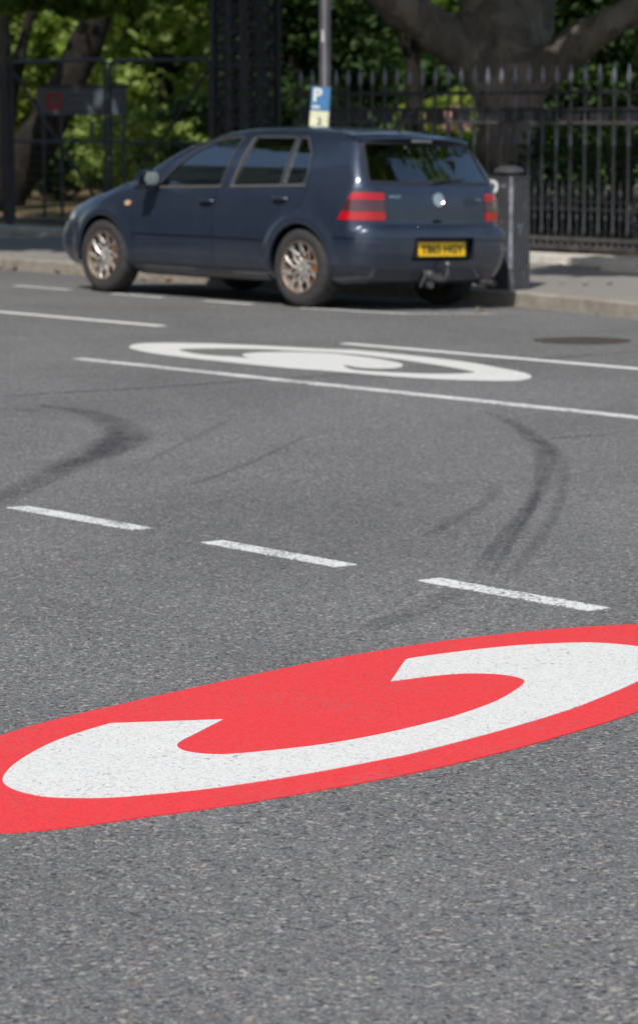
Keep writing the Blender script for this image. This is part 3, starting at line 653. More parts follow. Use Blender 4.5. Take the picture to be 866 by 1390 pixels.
def surf_x(y, z, o=0.0, x=-.9, d=1):  # first hit from behind
    X = np.linspace(x, 0, 1800); f = FC(X, np.full_like(X, y), np.full_like(X, z))-o; return X[np.argmax(f < 0)]
def surf_y(x, z, o=0.0):
    Y = np.linspace(1.0, .2, 1600); f = FC(np.full_like(Y, x), Y, np.full_like(Y, z))-o; return Y[np.argmax(f < 0)]
# number plate, lettering, badge, lock
def text_mesh(s, size, ext, body_, font_scale=(1, 1)):
    cu = bpy.data.curves.new('t', 'FONT'); cu.body = s; cu.size = size; cu.extrude = ext; cu.align_x = 'CENTER'; cu.align_y = 'CENTER'; cu.resolution_u = 3; cu.offset = body_
    o = bpy.data.objects.new('t', cu); COL.objects.link(o); dg = bpy.context.evaluated_depsgraph_get(); me = bpy.data.meshes.new_from_object(o.evaluated_get(dg), depsgraph=dg); bpy.data.objects.remove(o); return me
RB = Matrix(((0, 0, -1), (-1, 0, 0), (0, 1, 0)))            # text plane facing rearwards (-x): text x -> -y, text y -> z
px_ = -.736
bm = bmesh.new(); box(bm, (px_+.016, 0, .487), (.02, .60, .155), None, .004); obj('plate_recess', bm, M['trim'], bpr)
bm = bmesh.new(); box(bm, (px_, 0, .482), (.006, .52, .111), Matrix.Rotation(R(4), 3, 'Y'), .004); pl = obj('number_plate', bm, M['yellow'], car)
tm = text_mesh('Y865 HGY', .090, .0012, .0016); V0 = [v.co.x for v in tm.vertices]; sx = .47/(max(V0)-min(V0)); o = link('lettering', tm, M['black_ink'], pl); o.matrix_local = Matrix.Translation((px_-.0045, 0, .480)) @ Matrix.Rotation(R(4), 4, 'Y') @ RB.to_4x4() @ Matrix.Diagonal((sx, 1.05, 1, 1))
bx_ = surf_x(0, .868); rotb = Matrix.Rotation(R(7), 4, 'Y')
bm = bmesh.new(); lathe(bm, [(.001, 0), (.058, 0), (.062, .004), (.060, .010), (.054, .011), (.050, .006), (.001, .006)], 40); badge = obj('badge', bm, M['chrome'], tail)
badge.matrix_local = Matrix.Translation((bx_+.001, 0, .868)) @ rotb @ RB.to_4x4()
bm = bmesh.new()
def stroke(a, b, w_=.008, z=.008):
    a, b = Vector((*a, z)), Vector((*b, z)); dd = b-a; box(bm, (a+b)/2, (dd.length, w_, .006), Matrix.Rotation(math.atan2(dd.y, dd.x), 3, 'Z'))
for a, b in (((-.020, .046), (-.002, .006)), ((.020, .046), (.002, .006)), ((-.042, .028), (-.020, -.040)), ((-.020, -.040), (0, .0)), ((0, .0), (.020, -.040)), ((.020, -.040), (.042, .028))): stroke(a, b)
o = obj('emblem', bm, M['chrome'], tail); o.matrix_local = badge.matrix_local
bm = bmesh.new(); lathe(bm, [(.001, .0062), (.050, .0062)], 30, None, False); o = obj('badge_ground', bm, M['seal'], tail); o.matrix_local = badge.matrix_local
for tx, yy, zz, ww in (('GOLF', .455, .888, .115), ('TDI', -.475, .872, .085)):
    tm = text_mesh(tx, .032, .002, .0008); V0 = [v.co.x for v in tm.vertices]; sx = ww/(max(V0)-min(V0)); o = link('lettering', tm, M['chrome'], tail); o.matrix_local = Matrix.Translation((surf_x(yy, zz)-.002, yy, zz)) @ Matrix.Rotation(R(-5)*np.sign(yy), 4, 'Z') @ rotb @ RB.to_4x4() @ Matrix.Diagonal((sx, .9, 1, 1))
lx = surf_x(.02, .70)
bm = bmesh.new(); box(bm, (lx-.001, .02, .698), (.008, .10, .026), None, .004); obj('boot_handle', bm, M['dark'], tail)
# wiper
bm = bmesh.new(); tube(bm, [(surf_x(.03, 1.0)-.012, .03, 1.005), (surf_x(-.1, 1.02)-.022, -.1, 1.022), (surf_x(-.36, 1.04)-.014, -.36, 1.035)], [.012, .008, .005], 6); lathe(bm, [(.001, -.012), (.024, -.012), (.022, .012), (.001, .014)], 16, Matrix.Translation((surf_x(.03, 1.0)-.005, .03, 1.0)) @ RB.to_4x4())
obj('wiper', bm, M['trim'], tail)
# aerial, towing gear
bm = bmesh.new(); tube(bm, [(-.20, 0, 1.40), (-.24, 0, 1.44), (-.62, 0, 1.80)], [.014, .006, .003], 6); obj('aerial', bm, M['trim'], car)
bm = bmesh.new(); tube(bm, [(-.55, .02, .24), (-.72, .02, .235), (-.80, .02, .25), (-.825, .02, .285), (-.825, .02, .345)], [.022, .022, .02, .016, .012], 10)
bmesh.ops.create_uvsphere(bm, u_segments=16, v_segments=10, radius=.026, matrix=Matrix.Translation((-.825, .02, .365))); tb = obj('tow_bar', bm, M['chrome_soft'], car)
bm = bmesh.new(); lathe(bm, [(.001, -.035), (.036, -.035), (.038, .02), (.030, .035), (.001, .036)], 16, Matrix.Translation((-.765, .16, .285)) @ RB.to_4x4()); lathe(bm, [(.001, -.02), (.028, -.02), (.028, .03), (.001, .031)], 16, Matrix.Translation((-.75, .15, .205)) @ RB.to_4x4())
box(bm, (-.74, .09, .265), (.012, .20, .06), None, .004); tube(bm, [(-.75, .19, .27), (-.77, .235, .24), (-.755, .24, .20), (-.70, .2, .18)], .010, 6); obj('towing_socket', bm, M['chrome_soft'], tb)
bm = bmesh.new(); lathe(bm, [(.020, -.1), (.024, -.1), (.024, .1), (.020, .1)], 14, Matrix.Translation((-.72, -.52, .215)) @ Matrix.Rotation(PI/2, 4, 'Y'), False); obj('exhaust_pipe', bm, M['chrome_soft'], car)
# underbody and arch liners (solid dark tray)
bm = bmesh.new(); box(bm, (1.30, 0, .235), (3.6, 1.22, .09), None, .02); box(bm, (1.26, 0, .30), (1.75, 1.5, .08), None, .02); box(bm, (-.30, 0, .33), (.55, 1.1, .16), None, .03); box(bm, (2.95, 0, .34), (.5, 1.2, .18), None, .03); obj('underbody', bm, M['dark'], car)
for wx in WHX:
    for s in (1, -1):
        bm = bmesh.new(); a0, a1 = R(-8), R(188); n = 22
        r1 = [[bm.verts.new((wx+.349*math.cos(t), y*s, .317+.349*math.sin(t))) for t in np.linspace(a0, a1, n)] for y in (.835, .50)]
        for k in range(n-1): bm.faces.new((r1[0][k], r1[0][k+1], r1[1][k+1], r1[1][k]))
        bm.faces.new(r1[1]); bmesh.ops.solidify(bm, geom=bm.faces[:], thickness=.006); obj('arch_liner', bm, M['dark'], car)
# cabin
def seat(x, y, wd, backless=False):
    bm = bmesh.new(); box(bm, (x, y, .52), (.50, wd, .16), Matrix.Rotation(R(-6), 3, 'Y'), .05); box(bm, (x-.30, y, .82), (.13, wd, .58), Matrix.Rotation(R(-16), 3, 'Y'), .05); o = obj('seat', bm, M['cloth'], car)
    for k in ([0] if wd < .7 else [-.38, .38]):
        bm = bmesh.new(); box(bm, (x-.40, y+k, 1.17), (.09, .25, .17), Matrix.Rotation(R(-12), 3, 'Y'), .035); box(bm, (x-.385, y+k, 1.08), (.02, .12, .1)); obj('headrest', bm, M['cloth'], o)
seat(1.35, .36, .5); seat(1.35, -.36, .5); seat(.48, 0, 1.25)
bm = bmesh.new(); box(bm, (1.98, 0, .86), (.42, 1.42, .14), None, .05); box(bm, (1.9, 0, .6), (.2, 1.4, .4), None, .05); obj('dashboard', bm, M['cloth'], car)
bm = bmesh.new(); ring = [(.185*math.cos(t), .185*math.sin(t), 0) for t in np.linspace(0, 2*PI, 29)]; tube(bm, ring, .014, 8); box(bm, (0, 0, -.01), (.34, .05, .02), None, .005); box(bm, (0, -.08, -.01), (.05, .16, .02), None, .005); o = obj('steering_wheel', bm, M['trim'], car); o.matrix_local = Matrix.Translation((1.74, -.36, .93)) @ Matrix.Rotation(R(-65), 4, 'Y') @ Matrix.Rotation(PI/2, 4, 'Z')
bm = bmesh.new(); box(bm, (-.33, 0, .94), (.42, 1.25, .03), None, .01); obj('parcel_shelf', bm, M['cloth'], car)
bm = bmesh.new(); box(bm, (1.52, 0, 1.27), (.03, .24, .06), None, .01); obj('rear_view_mirror', bm, M['trim'], car)
for s in (1, -1):
    bm = bmesh.new(); yb = .60*s; tube(bm, [(.90, yb, 1.30), (.98, .66*s, 1.0), (1.02, .70*s, .7)], [.014, .016, .018], 6); obj('seat_belt', bm, M['liner'], car)
# mirrors, handles
for s in (1, -1):
    bm = bmesh.new(); box(bm, (1.80, .955*s, .985), (.13, .21, .135), Matrix.Rotation(R(10)*s, 3, 'Z'), .042); box(bm, (1.83, .85*s, .935), (.09, .12, .05), None, .015)
    mr = obj('wing_mirror', bm, M['car'], car)
    bm = bmesh.new(); box(bm, (1.735, .960*s, .985), (.012, .165, .10), Matrix.Rotation(R(10)*s, 3, 'Z'), .02); obj('mirror_glass', bm, M['mirror'], mr)
    bm = bmesh.new(); box(bm, (1.81, .955*s, .908), (.12, .19, .03), Matrix.Rotation(R(10)*s, 3, 'Z'), .012); obj('mirror_base', bm, M['trim'], mr)
    for hx, hz, d in ((1.13, .812, doors[s][0]), (.235, .850, doors[s][1])):
        y = surf_y(hx, hz); bm = bmesh.new(); box(bm, (hx, (y-.002)*s, hz-.008), (.13, .012, .052), None, .006); o = obj('handle_recess', bm, M['trim'], d)
        bm = bmesh.new(); tube(bm, [(hx+.085, (y+.004)*s, hz), (hx+.06, (y+.026)*s, hz+.004), (hx, (y+.031)*s, hz+.004), (hx-.06, (y+.026)*s, hz+.004), (hx-.085, (y+.006)*s, hz)], [.011, .014, .015, .014, .012], 8); obj('door_handle', bm, M['car'], d)
# wheels
def wheel(wx, s, first=None):
    w_ = empty('wheel'); w_.parent = car; w_.location = (wx, s*.75, .317); w_.rotation_euler = (0, 0, 0 if s > 0 else PI)
    if wx > 1: w_.rotation_euler[1] = .35
    RX = Matrix.Rotation(-PI/2, 4, 'X')      # lathe z -> +y (outward)
    bm = bmesh.new(); pr = [(.198, .082), (.206, .092), (.222, .098), (.250, .103), (.275, .101), (.296, .092), (.308, .078), (.3145, .055), (.317, .02), (.317, -.02), (.3145, -.055), (.308, -.078), (.296, -.092), (.25, -.103), (.206, -.092), (.198, -.082)]
    lathe(bm, pr, 72, RX, False); obj('tyre', bm, M['tyre'], w_, 50)
    bm = bmesh.new(); pr = [(.207, .093), (.208, .099), (.202, .101), (.197, .096), (.190, .078), (.184, .040), (.176, .02), (.176, -.08), (.198, -.085)]
    lathe(bm, pr, 64, RX, False); rim = obj('rim', bm, M['rim_dirt'], w_, 50)
    bm = bmesh.new()
    for k in range(10):
        a = 2*PI*k/10
        for sg in (1, -1):
            P_ = [Vector((r_*math.cos(a+sg*R(g_)), y_, r_*math.sin(a+sg*R(g_)))) for r_, g_, y_ in ((.055, -10, .060), (.10, 4, .068+.003*sg), (.15, 16, .076+.003*sg), (.193, 25, .082))]
            tube(bm, P_, [.0085, .008, .0078, .0085], 6)
    lathe(bm, [(.001, .030), (.062, .030), (.066, .055), (.052, .066), (.034, .066), (.030, .056), (.001, .056)], 30, RX); obj('spokes', bm, M['rim'], w_)
    bm = bmesh.new(); lathe(bm, [(.001, -.02), (.140, -.02), (.140, .0), (.001, .0)], 40, RX); box(bm, (.10 if wx < 1 else -.11, .005, .03), (.07, .05, .13), None, .01); obj('brake_disc', bm, M['rust'], w_)
    bm = bmesh.new(); lathe(bm, [(.001, -.075), (.176, -.075), (.176, -.07), (.001, -.07)], 32, RX); obj('hub_plate', bm, M['dark'], w_)
for wx in WHX:
    for s in (1, -1): wheel(wx, s)
del GV; _cache.clear()

# ------------------------------------------------------------------ railings
NF = -5.0; P0 = at_n((720.2, 91), NF); SREF = sn(P0[:2])[0]; PITCHB = .190
angF = AZ+PI/2
def fr(s, n=NF, z=0): p = xy(s, n); return (p[0], p[1], z)
fence = empty('iron_railings', fr(2.5, NF, .06), angF); tag(fence, 'black iron railings with spearhead tips behind the parked car', 'railings')
# local frame: x along s, y along n, z up
S_A, S_B = -4.2, 6.55; LB, LA = S_A-2.5, S_B-2.5; mid = (LA+LB)/2; LEN = LA-LB
for nm, z, h, d, m in (('top_rail', 1.71, .035, .035, 'iron'), ('upper_rail', 1.545, .035, .045, 'iron'), ('lower_rail', 1.41, .035, .045, 'iron_pale'), ('dog_rail', .635, .016, .02, 'iron'), ('dog_rail', .555, .022, .02, 'iron'), ('base_rail', .26, .045, .05, 'iron_pale')):
    bm = bmesh.new(); box(bm, (mid, 0, z-.06), (LEN, d, h), None, .004); obj(nm, bm, M[m], fence)
bm = bmesh.new(); box(bm, (0, 0, 1.477-.06), (.26, .012, .098), None, .002); fm = obj('frieze_panel', bm, M['iron'], fence); fm.location.x = LB+.19; x = LB+.57
while x < LA-.1: q = link('frieze_panel', fm.data, None, fence); q.location.x = x; x += .38
bm = bmesh.new(); box(bm, (mid, 0, .175-.06), (LEN, .04, .05), None, .005); x = LB
while x < LA: box(bm, (x, 0, .215-.06), (.05, .03, .05), None, .008); x += .095
obj('base_plate', bm, M['iron_pale'], fence)
bm = bmesh.new(); lathe(bm, [(.018, .30), (.026, .32), (.026, .36), (.017, .38), (.016, 1.15), (.024, 1.18), (.024, 1.21), (.017, 1.225), (.0235, 1.36), (.025, 1.42), (.018, 1.44), (.0145, 1.46), (.0145, 1.80)], 8, Matrix.Translation((0, 0, -.06)))
pm = obj('baluster', bm, M['iron'], None, 60).data
bm = bmesh.new(); lathe(bm, [(.015, 1.80), (.024, 1.815), (.022, 1.84), (.028, 1.865), (.014, 1.93), (.002, 1.985)], 8, Matrix.Translation((0, 0, -.06))); tm_ = obj('finial', bm, M['tip'], None, 60).data
bm = bmesh.new(); lathe(bm, [(.010, .28), (.010, .44), (.019, .455), (.019, .475), (.010, .49), (.010, .53), (.018, .55), (.010, .57), (.010, .66), (.017, .675), (.024, .705), (.017, .735), (.007, .76), (.003, .85)], 8, Matrix.Translation((0, 0, -.06))); dm = obj('dog_bar', bm, M['iron'], None, 60).data
for n_ in ('baluster', 'finial', 'dog_bar'): bpy.data.objects.remove(bpy.data.objects[n_])
i0 = int((S_A-SREF)/PITCHB)-1
for i in range(i0, 80):
    s = SREF+i*PITCHB
    if s < S_A+.05 or s > S_B-.05: continue
    b = link('baluster', pm, None, fence); b.location = (s-2.5, 0, 0); b.rotation_euler = (0, 0, random.random())
    f_ = link('finial', tm_, None, b)
    if s-PITCHB/2 > S_A: q = link('dog_bar', dm, None, fence); q.location = (s-2.5-PITCHB/2, 0, 0)
# stone kerb under the railings
def stones(name, s0, s1, n0, n1, z0, z1, m, label, cat, ln=1.1):
    bm = bmesh.new(); s = s0
    while s < s1-.01:
        e = min(s+ln, s1); c = xy((s+e)/2, (n0+n1)/2); box(bm, (c[0], c[1], (z0+z1)/2+random.uniform(-.004, .004)), (e-s-.006, abs(n1-n0), z1-z0), Matrix.Rotation(angF, 3, 'Z'), .012); s = e
    o = obj(name, bm, m, None, 30); return tag(o, label, cat)
stones('plinth_kerb', 1.02, 24, -4.93, -4.36, 0, .125, M['plinth'], 'long pale stone kerb at the foot of the black railings', 'plinth')
stones('plinth_block', -4.2, .96, -4.93, -3.78, 0, .155, M['plinth'], 'wider pale stone block at the foot of the railings, at the right edge', 'plinth')

# lattice gate pier
pa, pb = at_n((297, 60), NF), at_n((372, 60), NF); s_l, s_r = sn(pa[:2])[0], sn(pb[:2])[0]; wpx = .50; sc_ = sn(at_n((336, 60), NF-.1)[:2])[0]
pier = empty('lattice_gate_pier', fr(sc_, NF-.1, .06), angF); tag(pier, 'tall black openwork iron gate pier between the gates and the railings', 'gate pier')
hw = wpx/2; H_ = 4.2
for sx in (1, -1):
    for sy in (1, -1):
        bm = bmesh.new(); box(bm, (sx*hw, sy*hw, H_/2), (.07, .07, H_), None, .006); obj('corner_post', bm, M['iron'], pier)
bm = bmesh.new(); box(bm, (0, 0, .15), (wpx+.16, wpx+.16, .30), None, .02); obj('base_block', bm, M['iron_pale'], pier)
bm = bmesh.new(); box(bm, (0, 0, H_+.06), (wpx+.2, wpx+.2, .12), None, .03); lathe(bm, [(.2, H_+.12), (.26, H_+.25), (.16, H_+.4), (.03, H_+.6)], 16); obj('pier_cap', bm, M['iron'], pier)
for face in range(4):
    Mf = Matrix.Rotation(face*PI/2, 4, 'Z') @ Matrix.Translation((0, hw, 0)); bm = bmesh.new(); z = .34; k = 0
    while z < H_-.1:
        for dx in (-.5, .5):
            tube(bm, [(wpx*.24*dx*2+.075*math.cos(t), 0, z+.10+.09*math.sin(t)) for t in np.linspace(0, 2*PI, 13)], .016, 5)
        tube(bm, [(.075*math.cos(t), 0, z+.20+.075*math.sin(t)) for t in np.linspace(0, 2*PI, 13)], .018, 5)
        tube(bm, [(-hw, 0, z), (0, .01, z+.11), (hw, 0, z)], .016, 5); tube(bm, [(-hw, 0, z+.2), (0, .01, z+.09), (hw, 0, z+.2)], .016, 5)
        z += .205; k += 1
        if k % 4 == 0: box(bm, (0, 0, z), (wpx-.02, .04, .035))
    tube(bm, [(0, 0, .3), (0, 0, H_)], .022, 6)
    bmesh.ops.transform(bm, matrix=Mf, verts=bm.verts); obj('lattice_panel', bm, M['iron'], pier)

# tubular gates and their post
def gate_leaf(x0, x1, diag, label, lock):
    A_ = at_n((x0, 80), NF-.05); B_ = at_n((x1, 80), NF-.05); sa, sb_ = sn(A_[:2])[0], sn(B_[:2])[0]; zt = (A_[2]+B_[2])/2-.06; wd = sa-sb_
    g = empty('gate_leaf', fr(sb_, NF-.05, .06), angF); tag(g, label, 'gate')
    bm = bmesh.new(); r_ = .10; zb = .12; pts = [(0, 0, zb), (0, 0, zt-r_)]+[(r_-r_*math.cos(t), 0, zt-r_+r_*math.sin(t)) for t in np.linspace(.3, PI/2, 4)]+[(wd-r_+r_*math.sin(t), 0, zt-r_+r_*math.cos(t)) for t in np.linspace(0, PI/2, 5)]+[(wd, 0, zb), (0, 0, zb)]
    tube(bm, pts, .024, 8); obj('gate_frame', bm, M['gate'], g)
    bm = bmesh.new(); tube(bm, [(wd-.02, 0, zt-.1), (.25, 0, .45)] if diag else [(.02, 0, zt-.1), (wd-.25, 0, .45)], .020, 7); obj('brace', bm, M['gate'], g)
    bm = bmesh.new(); tube(bm, [(0, 0, 1.10), (wd, 0, 1.10)], .018, 7); obj('mid_rail', bm, M['gate'], g)
    bm = bmesh.new(); y = -.012      # open mesh infill of thin wires
    for k in range(int(wd/.10)): tube(bm, [(.05+k*.10, y, zb), (.05+k*.10, y, 1.08)], .0028, 3)
    for k in range(9): tube(bm, [(0, y, zb+.1+k*.105), (wd, y, zb+.1+k*.105)], .0028, 3)
    obj('wire_infill', bm, M['gate'], g)
    bm = bmesh.new(); lx_ = .16 if lock else wd-.14
    for q in ((-.12, .0), (.12, 0)): box(bm, (lx_+q[0], 0, 1.22), (.025, .03, .24))
    for q in (1.11, 1.33): box(bm, (lx_, 0, q), (.265, .032, .025))
    obj('lock_frame', bm, M['post_paint'], g)
    return g
gate_leaf(18, 145, True, 'left leaf of the dark tubular gates, the one with the grey park board behind it', True)
gate_leaf(151, 288, False, 'right leaf of the dark tubular gates, beside the openwork pier', False)
PL = at_n((11, 75), NF-.05); s_p = sn(PL[:2])[0]
gp = empty('gate_post', fr(s_p, NF-.05, .05), angF); tag(gp, 'thick dark gate post at the left edge of the picture', 'gate post')
bm = bmesh.new(); lathe(bm, [(.001, 0), (.085, 0), (.085, .03), (.045, .04), (.042, PL[2]-.09), (.046, PL[2]-.08), (.04, PL[2]-.05), (.001, PL[2]-.045)], 14); obj('post_shaft', bm, M['gate'], gp)
bm = bmesh.new(); box(bm, (-.05, 0, .9), (.05, .03, .10), None, .008); box(bm, (-.05, 0, 1.75), (.05, .03, .08), None, .008); obj('hinge', bm, M['gate'], gp)
g2 = empty('gate_leaf', fr(s_p+.1, NF-.05, .06), angF); tag(g2, 'next dark gate leaf, cut off by the left edge of the picture', 'gate')
bm = bmesh.new(); tube(bm, [(0, 0, .12), (0, 0, 2.0), (.06, 0, 2.08), (1.8, 0, 2.08), (1.86, 0, 2.0), (1.86, 0, .12), (0, 0, .12)], .024, 8); obj('gate_frame', bm, M['gate'], g2)

# park board behind the gate
YS = 37.5
a, b, c_ = at_depth((52, 116), YS), at_depth((173, 116), YS), at_depth((52, 154), YS); wd = b[0]-a[0]; ht = a[2]-c_[2]; cx, cz = (a[0]+b[0])/2, (a[2]+c_[2])/2
bd = empty('park_board', (cx, YS, .058)); tag(bd, 'grey park notice board with a red square ring, behind the left gate', 'sign')
bm = bmesh.new(); box(bm, (0, 0, cz-.058), (wd, .03, ht), None, .005); obj('panel', bm, M['sign_grey'], bd)
bm = bmesh.new(); box(bm, (0, -.004, cz+ht/2-.058+.012), (wd+.03, .05, .035), None, .004); obj('top_edge', bm, M['trim'], bd)
bm = bmesh.new(); u = wd/121; lx_ = -wd/2+23*u; lz = cz-.058+0*u; w1, w2 = 11*u, 4*u
for q in ((0, (w1+w2)/2, 2*w1, w1-w2), (0, -(w1+w2)/2, 2*w1, w1-w2), ((w1+w2)/2, 0, w1-w2, 2*w2), (-(w1+w2)/2, 0, w1-w2, 2*w2)): box(bm, (lx_+q[0], -.0175, lz+q[1]), (q[2], .004, q[3]))
obj('red_emblem', bm, M['sign_red'], bd)
bm = bmesh.new()
for k, (z, x0_, x1_) in enumerate(((11, 44, 84), (3, 44, 76), (-9, 44, 88))): box(bm, (-wd/2+(x0_+x1_)/2*u, -.0175, lz+z*u), ((x1_-x0_)*u, .004, 2.2*u))
obj('shaded_lettering', bm, M['sign_pale'], bd)  # lettering dimmed with the panel, shade put into its grey
for x_ in (-wd/2+8*u, -wd/2+32*u, wd/2-4*u):
    bm = bmesh.new(); box(bm, (x_, .03, (cz-.058+ht/2)/2), (.045, .03, cz-.058+ht/2-.02), None, .004); obj('board_post', bm, M['gate'], bd)

# lamp post with parking sign
LP = at_n((443.5, 60), -1.75)
lp = empty('lamp_post', (LP[0], LP[1], ZP)); tag(lp, 'plain grey lamp post standing on the pavement behind the car roof', 'lamp post')
bm = bmesh.new(); lathe(bm, [(.001, 0), (.11, 0), (.11, .8), (.10, .86), (.052, .92), (.048, 5.6), (.001, 5.62)], 20); obj('column', bm, M['post_paint'], lp)
bm = bmesh.new(); tube(bm, [(0, 0, 5.5), (0, -.1, 5.75), (-.3, -.5, 5.85)], .03, 8); box(bm, (-.42, -.7, 5.85), (.2, .5, .1), Matrix.Rotation(R(30), 3, 'Z'), .03); obj('lantern', bm, M['post_paint'], lp)
bm = bmesh.new(); q = at_depth((440.5, 48), LP[1]-.05); 
for k in (-1, 1): box(bm, (q[0]-LP[0]+k*.006, -.047, q[2]-ZP), (.007, .006, .11))
obj('number_tag', bm, M['sign_white'], lp)
# parking sign: hung on the post, turned away
sg = empty('parking_sign', (LP[0], LP[1], ZP)); tag(sg, 'small blue and cream parking sign fixed to the lamp post', 'sign')
pu, pd = at_depth((437, 117), LP[1]-.08), at_depth((434, 173), LP[1]-.08); zu, zd = pu[2]-ZP, pd[2]-ZP; zm = zu-(zu-zd)*.58; xc = at_depth((437, 145), LP[1]-.08)[0]-LP[0]
RS = Matrix.Rotation(R(3.5), 3, 'Y'); wS = .17
bm = bmesh.new(); box(bm, (xc, -.075, (zu+zm)/2), (wS, .006, zu-zm), RS, .002); pb_ = obj('blue_panel', bm, M['sign_blue'], sg)
bm = bmesh.new(); box(bm, (xc-.012, -.075, (zm+zd)/2), (wS, .006, zm-zd-.004), RS, .002); pc_ = obj('cream_panel', bm, M['sign_cream'], sg)
tm = text_mesh('P', .16, .001, .006); o = link('lettering', tm, M['sign_white'], pb_); o.matrix_local = Matrix.Translation((xc-.028, -.0795, (zu+zm)/2+.03)) @ Matrix.Rotation(R(3.5), 4, 'Y') @ Matrix.Rotation(PI/2, 4, 'X')
bm = bmesh.new(); box(bm, (xc-.04, -.0795, zm+.035), (.07, .003, .022), RS); obj('white_bar', bm, M['sign_white'], pb_)
tm = text_mesh('2', .085, .001, .002); o = link('lettering', tm, M['black_ink'], pc_); o.matrix_local = Matrix.Translation((xc-.01, -.0795, (zm+zd)/2-.02)) @ Matrix.Rotation(R(3.5), 4, 'Y') @ Matrix.Rotation(PI/2, 4, 'X')
bm = bmesh.new()
for z in (zu-.05, zd+.05): box(bm, (xc/2, -.045, z), (.10, .03, .02), None, .003)
obj('clip', bm, M['chrome_soft'], sg)

# stout bollard
def bollard_mat():
    t = NT('scuffed_bollard_paint'); P = t.O(); c = t.ramp(t.noise(7, P, 5, .7), [(.3, (.035, .035, .040)), (.7, (.062, .062, .070))])
    chips = t.ramp(t.noise(11, P, 6, .75), [(.62, 0), (.67, .8)]); c = t.mix(chips, c, (.26, .26, .24))
    return t.done(t.bsdf(c, .5, 0, .5, 0, t.bump(t.noise(20, P, 5), .4, .01)))
M['bollard'] = bollard_mat(); M['bollard_wear'] = vary('bare_metal_wear', (.24, .26, .30), .45, .2, .5, 9, .2, 60, .5, space='O')
BC = np.array([.0698*22.76, 22.76])
bo = empty('bollard', (BC[0], BC[1], ZP), R(47)); tag(bo, 'stout scuffed black bollard with a domed cap at the kerb behind the car', 'bollard')
bm = bmesh.new(); hh = .945; w0, w1 = .142, .136
def sq(w_, z, ch=.2):
    c = w_*ch; return [bm.verts.new(p+(z,)) for p in ((w_, c-w_), (w_, w_-c), (w_-c, w_), (c-w_, w_), (-w_, w_-c), (-w_, c-w_), (c-w_, -w_), (w_-c, -w_))]
rg = [sq(w0*1.02, -.05), sq(w0*1.02, .04), sq(w0, .05), sq(w1, hh-.02), sq(w1*1.03, hh-.015), sq(w1*1.03, hh)]
for a, b in zip(rg, rg[1:]):
    for k in range(8): bm.faces.new((a[k], a[(k+1) % 8], b[(k+1) % 8], b[k]))
bm.faces.new(rg[-1]); bmesh.ops.recalc_face_normals(bm, faces=bm.faces); obj('shaft', bm, M['bollard'], bo, 20)
bm = bmesh.new(); lathe(bm, [(.085, hh), (.085, hh+.022), (.128, hh+.026), (.128, hh+.042), (.11, hh+.062), (.06, hh+.080), (.001, hh+.088)], 24); obj('cap', bm, M['bollard'], bo)
# worn arris facing the camera and the pale daubs
bm = bmesh.new(); zz = .22
while zz < .93:
    L_ = random.uniform(.03, .12); wq = random.uniform(.012, .034); e = w0+(w1-w0)*(zz/hh); box(bm, (-(e-e*.1)-.0015, -(e-e*.1)-.0015, zz), (wq, .012, L_), Matrix.Rotation(-PI/4, 3, 'Z')); zz += L_*.75
obj('worn_edge', bm, M['bollard_wear'], bo)
def daub(ch, u, z, size, face, m, nm='daub'):
    tm = text_mesh(ch, size, .001, .006); o = link(nm, tm, m, bo); rot = Matrix.Rotation(PI if face else -PI/2, 4, 'Z') if False else None
    if face == 0: o.matrix_local = Matrix.Translation((-(w1*1.02)-.002, u, z)) @ Matrix(((0, 0, -1, 0), (-1, 0, 0, 0), (0, 1, 0, 0), (0, 0, 0, 1)))
    else: o.matrix_local = Matrix.Translation((u, -(w1*1.02)-.002, z)) @ Matrix(((1, 0, 0, 0), (0, 0, -1, 0), (0, 1, 0, 0), (0, 0, 0, 1)))
daub('p', .055, .875, .23, 0, M['sign_white'], 'painted_letter'); daub('-', -.055, .88, .20, 0, M['sign_pale'], 'painted_dash'); daub('Y', -.02, .50, .12, 1, M['sign_pale'], 'painted_scratch')

# manhole cover
mc = gnd([(789, 464)], .0)[0]; bm = bmesh.new(); zc = float(road_z(sn(mc)[1]))
V = gnd([(725, 463), (745, 460.5), (790, 459.2), (835, 460.8), (857, 464), (840, 467.5), (790, 468.8), (745, 466.8)]); V = catmull(V, 4, True)
o = marking('manhole_cover', [V], M['cover'], z=.005); tag(o, 'rusty round iron cover let into the road behind the lane line', 'manhole cover')

# ------------------------------------------------------------------ fallen leaves and pebbles
bm = bmesh.new(); pts = [(0, -1), (.35, -.7), (.8, -.75), (.6, -.2), (1, .3), (.45, .35), (.3, 1), (0, .6), (-.35, 1.0), (-.4, .4), (-1, .4), (-.6, -.1), (-.85, -.7), (-.3, -.65)]
c0_ = bm.verts.new((0, 0, .18)); ring_ = [bm.verts.new((x, y, .1*random.uniform(-1, 1)+.25*(abs(x)))) for x, y in pts]
for k in range(len(ring_)): bm.faces.new((c0_, ring_[k], ring_[(k+1) % len(ring_)]))
bmesh.ops.solidify(bm, geom=bm.faces[:], thickness=.03)
leafA = obj('fallen_leaf', bm, M['dry_leaf']); lmA = leafA.data; lmB = lmA.copy(); lmB.materials[0] = M['pale_leaf']; bpy.data.objects.remove(leafA)
def drop(px, z, size, pale=False, label='', grp='fallen dry leaves on the road and pavement'):
    p = gnd([px], z)[0]; o = link('fallen_leaf', lmB if pale else lmA, None); o.location = (p[0], p[1], z+.006+size*.1); o.scale = (size, size, size*.8); o.rotation_euler = (random.uniform(-.4, .4), random.uniform(-.4, .4), random.uniform(0, 6.3)); tag(o, label, 'leaf', grp)
gz_ = -.055
